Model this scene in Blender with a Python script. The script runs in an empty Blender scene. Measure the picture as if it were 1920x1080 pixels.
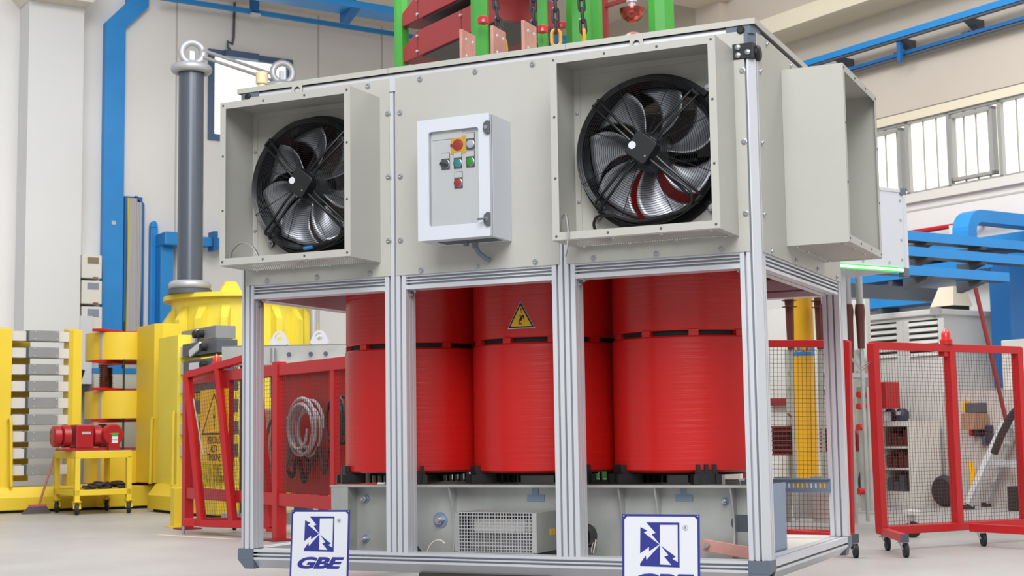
import bpy, bmesh, math, random
from mathutils import Vector, Matrix
random.seed(7)
SC = bpy.context.scene
COL = SC.collection
V = Vector
PI = math.pi
# ------------------------------------------------------------------ camera (solved from the photograph's straight edges)
CAM = V((4.197, -5.804, 0.756))
CR = V((0.9044, 0.4266, -0.0149)).normalized()
CU = V((0.0563, -0.0844, 0.9948)).normalized()
CF = CU.cross(CR).normalized()
CU = CR.cross(CF).normalized()
FPX = 2720.8
def ray(x, y): return CF + CR*((x-960)/FPX) - CU*((y-540)/FPX)
def gy(x, y, Y=0.0):
    d = ray(x, y); return CAM + d*((Y-CAM.y)/d.y)
def gx(x, y, X):
    d = ray(x, y); return CAM + d*((X-CAM.x)/d.x)
def gz(x, y, Z=0.0):
    d = ray(x, y); return CAM + d*((Z-CAM.z)/d.z)
def dp(x, y, d): return CAM + ray(x, y)*d
# room frame: origin under the camera, x along the window wall, y along the column wall
RA = math.radians(-31.5)
RX = V((math.cos(RA), math.sin(RA), 0)); RY = V((-math.sin(RA), math.cos(RA), 0))
C0 = V((CAM.x, CAM.y, 0))
def r2w(p): return C0 + RX*p[0] + RY*p[1] + V((0, 0, p[2]))
def w2r(p):
    d = V(p)-C0; return V((d.dot(RX), d.dot(RY), p[2]))
XL, YF = -18.75, 12.93          # planes of the two walls, in the room frame
def wl(x, y, off=0.0):          # point on the column wall plane (room frame)
    d = ray(x, y); t = (XL+off)/d.dot(RX); return w2r(CAM+d*t)
def wf(x, y, off=0.0):          # point on the window wall plane (room frame)
    d = ray(x, y); t = (YF-off)/d.dot(RY); return w2r(CAM+d*t)
def fl(x, y): return w2r(gz(x, y, 0))
def rd(x, y, d): return w2r(dp(x, y, d))
def yp(x, y, Y):                # point on the room plane y = Y
    d = ray(x, y); return w2r(CAM+d*(Y/d.dot(RY)))
def xp(x, y, X):
    d = ray(x, y); return w2r(CAM+d*(X/d.dot(RX)))

# ------------------------------------------------------------------ materials
def lin(c):
    return tuple(((v/255)/12.92 if v/255 <= .04045 else ((v/255+.055)/1.055)**2.4) for v in c)
MATS = {}
def mat(name, rgb, rough=.5, metal=0.0, bump=0.0, bscale=(8, 8, 8), var=0.0, vscale=4.0, spec=.5, coat=0.0, trans=0.0, emit=None):
    if name in MATS: return MATS[name]
    m = bpy.data.materials.new(name); m.use_nodes = True
    nt = m.node_tree; b = nt.nodes['Principled BSDF']
    c = lin(rgb)
    b.inputs['Base Color'].default_value = (*c, 1); b.inputs['Roughness'].default_value = rough
    b.inputs['Metallic'].default_value = metal; b.inputs['Specular IOR Level'].default_value = spec
    b.inputs['Coat Weight'].default_value = coat
    if trans: b.inputs['Transmission Weight'].default_value = trans
    if emit:
        b.inputs['Emission Color'].default_value = (*lin(emit[0]), 1); b.inputs['Emission Strength'].default_value = emit[1]
    tc = nt.nodes.new('ShaderNodeTexCoord')
    if var:
        n = nt.nodes.new('ShaderNodeTexNoise'); n.inputs['Scale'].default_value = vscale; n.inputs['Detail'].default_value = 6
        nt.links.new(tc.outputs['Object'], n.inputs['Vector'])
        r = nt.nodes.new('ShaderNodeValToRGB')
        r.color_ramp.elements[0].position = .3; r.color_ramp.elements[1].position = .7
        r.color_ramp.elements[0].color = (*[v*(1-var) for v in c], 1); r.color_ramp.elements[1].color = (*[min(1, v*(1+var*.5)) for v in c], 1)
        nt.links.new(n.outputs['Fac'], r.inputs['Fac']); nt.links.new(r.outputs['Color'], b.inputs['Base Color'])
    if bump:
        mp = nt.nodes.new('ShaderNodeMapping'); mp.inputs['Scale'].default_value = bscale
        n2 = nt.nodes.new('ShaderNodeTexNoise'); n2.inputs['Scale'].default_value = 1; n2.inputs['Detail'].default_value = 4
        nt.links.new(tc.outputs['Object'], mp.inputs['Vector']); nt.links.new(mp.outputs['Vector'], n2.inputs['Vector'])
        bp = nt.nodes.new('ShaderNodeBump'); bp.inputs['Strength'].default_value = bump; bp.inputs['Distance'].default_value = .01
        nt.links.new(n2.outputs['Fac'], bp.inputs['Height']); nt.links.new(bp.outputs['Normal'], b.inputs['Normal'])
    MATS[name] = m
    return m
M_PANEL = mat('pebble_grey_sheet', (184, 183, 175), .45, var=.03, vscale=3)
M_ALU = mat('anodised_aluminium', (216, 218, 223), .42, .35)
M_BRACK = mat('slate_grey_casting', (98, 108, 122), .45)
M_BLACK = mat('black_plastic', (22, 23, 25), .45)
M_BLACKM = mat('black_painted_steel', (20, 22, 25), .35)
M_BLADE = mat('dark_silver_blade', (158, 160, 166), .36, .75)
M_HUB = mat('brushed_hub', (120, 122, 126), .35, .9)
M_ZINC = mat('zinc_bolt', (190, 192, 195), .3, .9)
M_GALV = mat('galvanised_steel', (184, 186, 182), .42, .45, var=.2, vscale=4)
M_GALVB = mat('galvanised_bluish', (140, 158, 182), .45, .55, var=.1, vscale=4)
M_RED = mat('red_cast_resin', (198, 26, 22), .32, bump=.22, bscale=(2.5, 2.5, 70), var=.05, vscale=2)
M_REDP = mat('red_paint', (196, 30, 34), .4, var=.06, vscale=3)
M_REDD = mat('dark_red_laminate', (140, 42, 44), .5, var=.08, vscale=6)
M_BROWN = mat('brown_insulator', (98, 46, 38), .45)
M_SPACER = mat('cream_spacer', (206, 201, 194), .5)
M_YEL = mat('yellow_paint', (228, 196, 48), .5, var=.05, vscale=2)
M_YELT = mat('lemon_yellow_tank', (234, 214, 72), .5, var=.05, vscale=2)
M_YELO = mat('amber_yellow_paint', (242, 180, 28), .5, var=.05, vscale=2)
M_BLUE = mat('sky_blue_paint', (36, 140, 214), .45, var=.06, vscale=3)
M_BLUED = mat('deep_blue', (28, 104, 170), .45, var=.06, vscale=3)  # darker blue than M_BLUE, used on the big duct and fittings
M_WALL = mat('cream_wall_plaster', (234, 231, 228), .8, bump=.15, bscale=(6, 6, 6), var=.03, vscale=.7)
M_WALLR = mat('beige_concrete_panel', (206, 195, 182), .8, bump=.15, bscale=(3, 3, 3), var=.05, vscale=.6)
M_BEAM = mat('cream_beam', (232, 220, 196), .75, var=.03, vscale=1)
M_COLM = mat('white_column_paint', (222, 222, 222), .75, var=.02, vscale=1)
M_CEIL = mat('cream_ceiling', (225, 216, 203), .85)
M_WHITE = mat('white_enamel', (206, 210, 218), .4)
M_PLATE = mat('control_plate_white', (236, 238, 238), .5)
M_OFFW = mat('off_white_plastic', (226, 222, 214), .5)
M_GREYB = mat('grey_resin_block', (136, 136, 136), .5, var=.06, vscale=5)
M_DGREY = mat('dark_grey_paint', (82, 88, 96), .5, var=.06, vscale=4)
M_BUSH = mat('slate_bushing_tube', (88, 94, 104), .32, .25)
M_CORONA = mat('satin_corona_ring', (186, 186, 188), .45, .35)
M_COPPER = mat('copper_plate', (206, 152, 140), .45, .3, var=.18, vscale=9)
M_COPS = mat('polished_copper', (176, 84, 74), .2, .95)
M_GREEN = mat('green_fibreglass', (60, 148, 52), .4, var=.05, vscale=3)
M_CHAIN = mat('worn_chain_steel', (78, 74, 78), .38, .8)
M_CHAINY = mat('chain_yellow_paint', (214, 160, 40), .5, .2)
M_CABG = mat('grey_cable', (178, 174, 174), .5)
M_CABD = mat('dark_cable', (42, 40, 42), .5)
M_CABC = mat('cream_cable', (214, 204, 186), .4)
M_SIGNW = mat('sign_white', (214, 216, 222), .35)
M_SIGNB = mat('sign_blue', (44, 48, 132), .35)
M_YSIGN = mat('sign_yellow', (248, 196, 24), .45)
M_INK = mat('sign_black', (24, 22, 20), .5)
M_TEAL = mat('teal_button', (30, 158, 160), .35)
M_GBTN = mat('green_button', (54, 168, 62), .35)
M_WIN = mat('bright_window_glass', (255, 255, 255), .6, emit=((255, 253, 246), 1.15))
M_WINW = mat('frosted_window_glass', (250, 245, 232), .6, emit=((255, 249, 234), 1.0))
M_WINF = mat('grey_window_frame', (160, 160, 158), .5)
M_WINB = mat('blue_grey_window_frame', (80, 104, 136), .5)
M_LED = mat('led_strip', (235, 255, 235), .4, emit=((225, 255, 225), 2.2))
M_LEDG = mat('green_led_tape', (60, 220, 80), .4, emit=((60, 230, 80), .55))
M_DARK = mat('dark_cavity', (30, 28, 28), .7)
M_WIRE = mat('red_brown_wire', (92, 50, 46), .5)
M_LOUV = mat('light_grey_cabinet', (212, 211, 206), .5, var=.02)
M_LADD = mat('ladder_aluminium', (205, 205, 205), .4, .5)
M_CARD = mat('brown_cardboard', (164, 126, 100), .8)
M_WOOD = mat('broom_handle_wood', (168, 112, 86), .6)
M_BRIST = mat('grey_bristles', (86, 76, 78), .9)
M_RUB = mat('black_rubber', (34, 34, 36), .6)
M_NAVY = mat('navy_plastic', (40, 52, 76), .4)
M_LAMP = mat('lamp_glass', (255, 255, 255), .4, emit=((255, 255, 255), 1.6))
M_SCRN = mat('meter_screen', (140, 150, 168), .25)
M_SCRN2 = mat('meter_screen_amber', (140, 126, 100), .25)

def perforated(name, rgb, pitch, frac, rough=.5, metal=.3):
    m = bpy.data.materials.new(name); m.use_nodes = True; nt = m.node_tree; b = nt.nodes['Principled BSDF']
    b.inputs['Base Color'].default_value = (*lin(rgb), 1); b.inputs['Roughness'].default_value = rough; b.inputs['Metallic'].default_value = metal
    tc = nt.nodes.new('ShaderNodeTexCoord'); sp = nt.nodes.new('ShaderNodeSeparateXYZ'); nt.links.new(tc.outputs['Object'], sp.inputs[0])
    def mth(op, a, bb=None):
        n = nt.nodes.new('ShaderNodeMath'); n.operation = op
        for i, q in enumerate((a, bb)):
            if q is None: continue
            if isinstance(q, (int, float)): n.inputs[i].default_value = q
            else: nt.links.new(q, n.inputs[i])
        return n.outputs[0]
    s = mth('SINE', mth('MULTIPLY', mth('ADD', sp.outputs[0], mth('MULTIPLY', sp.outputs[1], .62)), 2*PI/pitch))
    g = mth('GREATER_THAN', s, frac)
    tr = nt.nodes.new('ShaderNodeBsdfTransparent'); mx = nt.nodes.new('ShaderNodeMixShader')
    nt.links.new(g, mx.inputs[0]); nt.links.new(b.outputs[0], mx.inputs[1]); nt.links.new(tr.outputs[0], mx.inputs[2])
    nt.links.new(mx.outputs[0], nt.nodes['Material Output'].inputs['Surface'])
    return m
M_PERF = perforated('perforated_grey_sheet', (196, 190, 182), .011, .1)

def glass(name):
    m = bpy.data.materials.new(name); m.use_nodes = True; nt = m.node_tree
    for n in list(nt.nodes):
        if n.type == 'BSDF_PRINCIPLED': nt.nodes.remove(n)
    tr = nt.nodes.new('ShaderNodeBsdfTransparent'); tr.inputs[0].default_value = (1, 1, 1, 1)
    gl = nt.nodes.new('ShaderNodeBsdfGlossy'); gl.inputs['Roughness'].default_value = .03
    fr = nt.nodes.new('ShaderNodeFresnel'); fr.inputs[0].default_value = 1.5
    mx = nt.nodes.new('ShaderNodeMixShader')
    nt.links.new(fr.outputs[0], mx.inputs[0]); nt.links.new(tr.outputs[0], mx.inputs[1]); nt.links.new(gl.outputs[0], mx.inputs[2])
    nt.links.new(mx.outputs[0], nt.nodes['Material Output'].inputs['Surface'])
    return m
M_GLASS = glass('clear_window_pane')

def floor_mat():
    m = bpy.data.materials.new('polished_concrete_floor'); m.use_nodes = True; nt = m.node_tree; b = nt.nodes['Principled BSDF']
    tc = nt.nodes.new('ShaderNodeTexCoord')
    n = nt.nodes.new('ShaderNodeTexNoise'); n.inputs['Scale'].default_value = .9; n.inputs['Detail'].default_value = 8; n.inputs['Roughness'].default_value = .6
    n2 = nt.nodes.new('ShaderNodeTexNoise'); n2.inputs['Scale'].default_value = 60; n2.inputs['Detail'].default_value = 3
    nt.links.new(tc.outputs['Object'], n.inputs['Vector']); nt.links.new(tc.outputs['Object'], n2.inputs['Vector'])
    r = nt.nodes.new('ShaderNodeValToRGB'); r.color_ramp.elements[0].position = .3; r.color_ramp.elements[1].position = .72
    r.color_ramp.elements[0].color = (*lin((160, 157, 155)), 1); r.color_ramp.elements[1].color = (*lin((180, 177, 175)), 1)
    mx = nt.nodes.new('ShaderNodeMixRGB'); mx.blend_type = 'MULTIPLY'; mx.inputs[0].default_value = .12
    nt.links.new(n.outputs['Fac'], r.inputs['Fac']); nt.links.new(r.outputs['Color'], mx.inputs[1]); nt.links.new(n2.outputs['Color'], mx.inputs[2])
    nt.links.new(mx.outputs[0], b.inputs['Base Color']); b.inputs['Roughness'].default_value = .42
    return m
M_FLOOR = floor_mat()

# ------------------------------------------------------------------ mesh builder
INV = {}                        # world -> local matrix of each root
class MB:
    def __init__(s, space='w'): s.v = []; s.f = []; s.sp = space
    def add(s, vs, fs):
        o = len(s.v); s.v += [V(p) for p in vs]; s.f += [[i+o for i in f] for f in fs]; return s
    def box(s, x0, x1, y0, y1, z0, z1):
        return s.add([(x0,y0,z0),(x1,y0,z0),(x1,y1,z0),(x0,y1,z0),(x0,y0,z1),(x1,y0,z1),(x1,y1,z1),(x0,y1,z1)],
                     [(0,3,2,1),(4,5,6,7),(0,1,5,4),(1,2,6,5),(2,3,7,6),(3,0,4,7)])
    def hexa(s, p): return s.add(p, [(0,3,2,1),(4,5,6,7),(0,1,5,4),(1,2,6,5),(2,3,7,6),(3,0,4,7)])
    def obox(s, c, ax, ay, az, sx, sy, sz):     # oriented box, half sizes
        c, ax, ay, az = V(c), V(ax)*sx, V(ay)*sy, V(az)*sz
        return s.hexa([c-ax-ay-az, c+ax-ay-az, c+ax+ay-az, c-ax+ay-az, c-ax-ay+az, c+ax-ay+az, c+ax+ay+az, c-ax+ay+az])
    def prism(s, poly, fa, fb):                  # poly of 2-D points, fa/fb map them to the two ends
        n = len(poly); vs = [fa(p) for p in poly]+[fb(p) for p in poly]
        fs = [list(range(n))[::-1], list(range(n, 2*n))]+[(i, (i+1) % n, n+(i+1) % n, n+i) for i in range(n)]
        return s.add(vs, fs)
    def bar(s, a, b, w, h=None, up=(0,0,1)):     # rectangular bar between two points
        a, b = V(a), V(b); h = h or w; d = (b-a).normalized(); side = d.cross(V(up))
        if side.length < 1e-4: side = d.cross(V((1,0,0)))
        side.normalize(); t = side.cross(d).normalized()
        return s.hexa([a-side*w/2-t*h/2, a+side*w/2-t*h/2, a+side*w/2+t*h/2, a-side*w/2+t*h/2,
                       b-side*w/2-t*h/2, b+side*w/2-t*h/2, b+side*w/2+t*h/2, b-side*w/2+t*h/2])
    def cyl(s, a, b, r, n=16, r2=None, caps=True):
        a, b = V(a), V(b); r2 = r if r2 is None else r2; d = (b-a).normalized()
        x = d.cross(V((0,0,1)))
        if x.length < 1e-3: x = V((1,0,0))
        x.normalize(); y = d.cross(x)
        vs = [a+(x*math.cos(2*PI*i/n)+y*math.sin(2*PI*i/n))*r for i in range(n)]+[b+(x*math.cos(2*PI*i/n)+y*math.sin(2*PI*i/n))*r2 for i in range(n)]
        fs = [(i, (i+1) % n, n+(i+1) % n, n+i) for i in range(n)]
        if caps: fs += [list(range(n))[::-1], list(range(n, 2*n))]
        return s.add(vs, fs)
    def tube(s, pts, r, n=8, closed=False):
        pts = [V(p) for p in pts]; m = len(pts); vs = []; fs = []; pu = None
        for i, p in enumerate(pts):
            if closed: d = pts[(i+1) % m]-pts[i-1]
            else: d = pts[min(i+1, m-1)]-pts[max(i-1, 0)]
            d.normalize()
            if pu is None:
                pu = d.cross(V((0,0,1)))
                if pu.length < 1e-3: pu = d.cross(V((1,0,0)))
            pu = (pu-d*pu.dot(d)).normalized(); w = d.cross(pu)
            vs += [p+(pu*math.cos(2*PI*k/n)+w*math.sin(2*PI*k/n))*r for k in range(n)]
        for i in range(m if closed else m-1):
            j = (i+1) % m
            fs += [(i*n+k, i*n+(k+1) % n, j*n+(k+1) % n, j*n+k) for k in range(n)]
        if not closed: fs += [list(range(n))[::-1], [(m-1)*n+k for k in range(n)]]
        return s.add(vs, fs)
    def lathe(s, prof, c=(0,0,0), n=48, ax=(0,0,1), xa=None, close=False):   # prof of (radius, along-axis)
        c = V(c); ax = V(ax).normalized(); x = V(xa) if xa else (V((1,0,0)) if abs(ax.x) < .9 else V((0,1,0)))
        x = (x-ax*x.dot(ax)).normalized(); y = ax.cross(x); m = len(prof)
        vs = [c+ax*z+(x*math.cos(2*PI*i/n)+y*math.sin(2*PI*i/n))*r for i in range(n) for r, z in prof]
        fs = []
        for i in range(n):
            j = (i+1) % n
            for k in range(m if close else m-1):
                l = (k+1) % m
                fs.append((i*m+k, j*m+k, j*m+l, i*m+l))
        if not close:
            fs += [[i*m for i in range(n)], [i*m+m-1 for i in range(n)]]
        return s.add(vs, fs)
    def torus(s, c, ax, R, r, n=48, k=12):
        return s.lathe([(R+r*math.cos(2*PI*i/k), r*math.sin(2*PI*i/k)) for i in range(k)], c, n, ax, close=True)
    def plate_hole(s, x0, x1, z0, z1, cx, cz, r, y0, y1, n=64, P=None):   # plate in x-z with a round hole
        P = P or (lambda x, y, z: (x, y, z)); vs = []; fs = []
        out = []; inn = []
        angs = sorted([2*PI*i/n for i in range(n)]+[math.atan2(z-cz, x-cx) % (2*PI) for x in (x0, x1) for z in (z0, z1)])
        for a in angs:
            ca, sa = math.cos(a), math.sin(a); t = 1e9
            if ca > 1e-9: t = min(t, (x1-cx)/ca)
            if ca < -1e-9: t = min(t, (x0-cx)/ca)
            if sa > 1e-9: t = min(t, (z1-cz)/sa)
            if sa < -1e-9: t = min(t, (z0-cz)/sa)
            out.append((cx+ca*t, cz+sa*t)); inn.append((cx+ca*r, cz+sa*r))
        m = len(angs)
        for y in (y0, y1):
            vs += [P(x, y, z) for x, z in out]+[P(x, y, z) for x, z in inn]
        for i in range(m):
            j = (i+1) % m
            fs += [(i, j, m+j, m+i), (2*m+i, 3*m+i, 3*m+j, 2*m+j), (m+i, m+j, 3*m+j, 3*m+i), (i, 2*m+i, 2*m+j, j)]
        return s.add(vs, fs)
    def build(s, name, m, parent=None, smooth=None, bevel=0.0, label=None, cat=None, group=None, kind=None, solid=0.0):
        vs = s.v
        if s.sp == 'r': vs = [r2w(p) for p in vs]
        me = bpy.data.meshes.new(name); o = bpy.data.objects.new(name, me); COL.objects.link(o)
        if parent is not None:
            root = parent
            while root.parent: root = root.parent
            if s.sp != 'l' and root.name in INV: vs = [INV[root.name] @ p for p in vs]
            elif s.sp != 'l': vs = [p-root.location for p in vs]
            o.parent = parent
        elif s.sp != 'l':
            lo = V([min(p[i] for p in vs) for i in range(3)]); hi = V([max(p[i] for p in vs) for i in range(3)])
            org = V(((lo.x+hi.x)/2, (lo.y+hi.y)/2, lo.z)); vs = [p-org for p in vs]; o.location = org
        me.from_pydata([tuple(p) for p in vs], [], s.f)
        bm = bmesh.new(); bm.from_mesh(me); bmesh.ops.recalc_face_normals(bm, faces=bm.faces); bm.to_mesh(me); bm.free()
        if smooth is not None:
            me.polygons.foreach_set('use_smooth', [True]*len(me.polygons)); me.set_sharp_from_angle(angle=math.radians(smooth))
        me.materials.append(m)
        if bevel:
            bv = o.modifiers.new('edge', 'BEVEL'); bv.width = bevel; bv.segments = 2; bv.limit_method = 'ANGLE'; bv.angle_limit = math.radians(50)
        if solid:
            so = o.modifiers.new('thickness', 'SOLIDIFY'); so.thickness = solid; so.offset = 0
        if label: o['label'] = label
        if cat: o['category'] = cat
        if group: o['group'] = group
        if kind: o['kind'] = kind
        return o
def thing(name, label, cat, loc, rotz=0.0, group=None):
    o = bpy.data.objects.new(name, None); COL.objects.link(o); o.empty_display_size = .1
    o.location = loc; o.rotation_euler = (0, 0, rotz); o['label'] = label; o['category'] = cat
    if group: o['group'] = group
    INV[o.name] = (Matrix.Translation(V(loc)) @ Matrix.Rotation(rotz, 4, 'Z')).inverted()
    return o
def rthing(name, label, cat, rloc, group=None):
    return thing(name, label, cat, r2w(rloc), RA, group)
def copy_mesh(src, name, parent, loc, rot=None):
    o = bpy.data.objects.new(name, src.data); COL.objects.link(o); o.parent = parent
    o.location = loc
    if rot: o.rotation_euler = rot
    return o
def loc_of(parent, w):
    root = parent
    while root.parent: root = root.parent
    return INV[root.name] @ V(w)
def text_mesh(name, s, size, m, parent, fn, shear=0.0, sx=1.0, offset=0.0, align='CENTER', space=1.0):
    """lettering as a thin mesh; fn maps (u, v, w) of the text plane to world space"""
    cu = bpy.data.curves.new(name, 'FONT'); cu.body = s; cu.size = size; cu.align_x = align; cu.offset = offset
    cu.extrude = .0006; cu.shear = shear; cu.space_character = space; cu.resolution_u = 4
    t = bpy.data.objects.new(name, cu); COL.objects.link(t)
    dg = bpy.context.evaluated_depsgraph_get(); dg.update()
    me = bpy.data.meshes.new_from_object(t.evaluated_get(dg)); bpy.data.objects.remove(t)
    vs = [V(fn(p.co.x*sx, p.co.y, p.co.z)) for p in me.vertices]; fs = [list(p.vertices) for p in me.polygons]
    b = MB('w'); b.add(vs, fs); bpy.data.meshes.remove(me)
    return b.build(name, m, parent)
def arc(c, ax, bx, r, a0, a1, n):
    c, ax, bx = V(c), V(ax), V(bx)
    return [c+(ax*math.cos(a0+(a1-a0)*i/n)+bx*math.sin(a0+(a1-a0)*i/n))*r for i in range(n+1)]
# ================================================================== the transformer enclosure
W, D, ZB, ZR, ZM0, ZM1, ZT = 2.6, 1.529, .14, .23, 1.427, 1.52, 2.448
def slotted(x0, y0, x1, y1, sl, ch=None, c=.03, sw=.0095, sd=.03):
    """outline of an extruded profile: slot positions per side, one chamfered outer corner"""
    cor = {'sw': (x0, y0), 'se': (x1, y0), 'ne': (x1, y1), 'nw': (x0, y1)}
    def cut(k, first):
        x, y = cor[k]
        dx = c if k in ('sw', 'nw') else -c; dy = c if k in ('sw', 'se') else -c
        a, b = (x, y+dy), (x+dx, y)
        seq = {'sw': (a, b), 'se': (b, a), 'ne': (a, b), 'nw': (b, a)}[k]
        return list(seq)
    P = []
    for k, side in (('sw', 's'), ('se', 'e'), ('ne', 'n'), ('nw', 'w')):
        P += cut(k, 0) if ch == k else [cor[k]]
        ps = sl.get(side, [])
        for q in (sorted(ps) if side in 'se' else sorted(ps, reverse=True)):
            h = sw/2
            if side == 's': P += [(q-h, y0), (q-h, y0+sd), (q+h, y0+sd), (q+h, y0)]
            if side == 'e': P += [(x1, q-h), (x1-sd, q-h), (x1-sd, q+h), (x1, q+h)]
            if side == 'n': P += [(q+h, y1), (q+h, y1-sd), (q-h, y1-sd), (q-h, y1)]
            if side == 'w': P += [(x0, q+h), (x0+sd, q+h), (x0+sd, q-h), (x0, q-h)]
    return P
ENC = thing('transformer_enclosure', 'large open aluminium-framed enclosure with pebble-grey upper panels around the red coils', 'enclosure', (W/2, D/2, ZB))
pz = lambda z: (lambda p: (p[0], p[1], z))
px_ = lambda x: (lambda p: (x, p[0], p[1]))     # section in y-z
py_ = lambda y: (lambda p: (p[0], y, p[1]))     # section in x-z
p = .086
def post(poly, za=ZR, zb=ZT):
    MB().prism(poly, pz(za), pz(zb)).build('post', M_ALU, ENC)
post(slotted(0, 0, p, p, {'s': [.034, .066], 'e': [.02, .05], 'n': [.03, .06], 'w': [.04, .066]}, 'sw', .026))
post(slotted(W-p, 0, W, p, {'s': [W-.062, W-.036], 'w': [.025, .055], 'n': [W-.03], 'e': [.04, .066]}, 'se', .026))
post(slotted(0, D-p, p, D, {'s': [.03, .06], 'e': [D-.03, D-.06]}, 'nw', .026))
post(slotted(W-p, D-p, W, D, {'s': [W-.06, W-.03], 'w': [D-.03, D-.06], 'e': [D-.06, D-.034]}, 'ne', .026))
for xa in (.820, 1.664):
    post(slotted(xa, 0, xa+.11, .09, {'s': [xa+.026, xa+.055, xa+.084], 'e': [.03, .06], 'w': [.03, .06]}), zb=ZT-.09)
    post(slotted(xa, D-.09, xa+.11, D, {'s': [xa+.026, xa+.055, xa+.084], 'e': [D-.03, D-.06], 'w': [D-.03, D-.06]}), zb=ZT-.09)
def rail(poly, f, a, b): MB().prism(poly, f(a), f(b)).build('rail', M_ALU, ENC)
# bottom rails, lower outer edge chamfered
rail(slotted(0, ZB, p, ZR, {'w': [.197, .213], 'n': [.045]}, 'sw', .042), px_, p, W-p)
rail(slotted(D-p, ZB, D, ZR, {'e': [.205]}, 'se', .042), px_, p, W-p)
rail(slotted(W-p, ZB, W, ZR, {'e': [.197], 'n': [W-.03]}, 'se', .042), py_, p, D-p)
rail(slotted(0, ZB, p, ZR, {'w': [.2], 'n': [.045]}, 'sw', .042), py_, p, D-p)
# top rails, upper outer edge chamfered
rail(slotted(0, ZT-.086, p, ZT, {}, 'nw', .012), px_, p, W-p)
rail(slotted(D-p, ZT-.086, D, ZT, {}, 'ne', .012), px_, p, W-p)
rail(slotted(W-p, ZT-.086, W, ZT, {}, 'ne', .012), py_, p, D-p)
rail(slotted(0, ZT-.086, p, ZT, {}, 'nw', .012), py_, p, D-p)
# middle rails between the posts
for xa, xb in ((p, .82), (.93, 1.664), (1.774, W-p)):
    rail(slotted(.004, ZM0, .09, ZM1, {'w': [1.452, 1.466, 1.48]}), px_, xa, xb)
    rail(slotted(D-.09, ZM0, D-.004, ZM1, {'w': [1.46]}), px_, xa, xb)
for xa, sd in ((.004, 'w'), (W-.09, 'e')):
    rail(slotted(xa, ZM0, xa+.086, ZM1, {sd: [1.445, 1.462, 1.479], 's': [xa+.04]}), py_, p, D-p)
# corner castings with round caps
def bracket(x, y, z, sx, sy, sz):
    """casting that covers one outer corner: three stubs along the frame, chamfer towards the outside"""
    m = MB(); o = .0015
    X0, X1 = (x-o, x+.09) if sx < 0 else (x-.09, x+o)
    Y0, Y1 = (y-o, y+.09) if sy < 0 else (y-.09, y+o)
    c = .042
    def cap(pl, f, a, b): m.prism(pl, f(a), f(b))
    zt = z+.092 if sz < 0 else z-.115
    z0, z1 = (z-o, z+.092) if sz < 0 else (z-.09, z+o)
    ch = {(-1, -1): 'sw', (1, -1): 'se', (-1, 1): 'nw', (1, 1): 'ne'}
    m.prism(slotted(Y0, z0, Y1, z1, {}, ch[(sy, sz)], c if sz < 0 else .036), px_(X0+(.0 if sx > 0 else .012 if sz < 0 else 0)), px_(X1-(.012 if sx > 0 and sz < 0 else 0)))
    m.prism(slotted(X0, z0, X1, z1, {}, ch[(sx, sz)], c if sz < 0 else .036), py_(Y0+.001), py_(Y1-.001))
    if sz > 0: m.prism(slotted(X0, Y0, X1, Y1, {}, ch[(sx, sy)], .026), pz(zt), pz(z))
    b = m.build('corner_bracket', M_BRACK, ENC)
    cx = x+.048 if sx < 0 else x-.048
    zc = z+.034 if sz < 0 else z-.03
    yc = y+(.01 if sz < 0 else .012)
    MB().lathe([(0, 0), (.017, 0), (.017, .008), (.012, .014), (0, .014)], (cx, yc+.006, zc), 20, (0, -1, -.3 if sz < 0 else .35)).build('cap', M_BLACK, b, 40)
    if sx > 0:
        MB().lathe([(0, 0), (.017, 0), (.017, .008), (.012, .014), (0, .014)], (x-.012, y+.05, zc), 20, (1, 0, -.3 if sz < 0 else .35)).build('cap', M_BLACK, b, 40)
bracket(0, 0, ZB, -1, -1, -1); bracket(W, 0, ZB, 1, -1, -1); bracket(W, D, ZB, 1, 1, -1); bracket(0, D, ZB, -1, 1, -1)
def top_bracket(x, sx, y, sy):
    o = .0015; xa, xb = (x-o, x+.115) if sx < 0 else (x-.115, x+o); ya, yb = (y-o, y+.115) if sy < 0 else (y-.115, y+o)
    xl, xr = (x-o, x+.087) if sx < 0 else (x-.087, x+o); yl_, yr = (y-o, y+.087) if sy < 0 else (y-.087, y+o)
    k = {(-1, -1): 'sw', (1, -1): 'se', (-1, 1): 'nw', (1, 1): 'ne'}[(sx, sy)]
    m = MB(); m.prism(slotted(xl, yl_, xr, yr, {}, k, .026), pz(2.372), pz(ZT-.036))
    m.prism(slotted(xl, yl_, xr, yr, {}, k, .014), pz(ZT-.036), pz(ZT+.0005))
    if sx < 0: m.box(xr, xb, yl_, yl_+.03, ZT-.036, ZT) if sy < 0 else m.box(xr, xb, yr-.03, yr, ZT-.036, ZT)
    else: m.box(xa, xl, yl_, yl_+.03, ZT-.036, ZT) if sy < 0 else m.box(xa, xl, yr-.03, yr, ZT-.036, ZT)
    ya_, yb_ = (yr, yb) if sy < 0 else (ya, yl_)
    m.box(xl, xl+.03, ya_, yb_, ZT-.036, ZT) if sx < 0 else m.box(xr-.03, xr, ya_, yb_, ZT-.036, ZT)
    b = m.build('corner_bracket', M_BRACK, ENC)
    MB().lathe([(0, 0), (.017, 0), (.017, .006), (.012, .011), (0, .011)], (x+.05*(-sx), y-o if sy < 0 else y+o, ZT-.019), 20, (0, sy, 0)).build('cap', M_BLACK, b, 40)
for sx, x in ((-1, 0), (1, W)):
    for sy, y in ((-1, 0), (1, D)): top_bracket(x, sx, y, sy)
sp_ = MB().box(W-.088, W+.002, -.008, .088, 2.305, 2.371).build('screw_plate', M_BLACK, ENC, bevel=.002)
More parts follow.
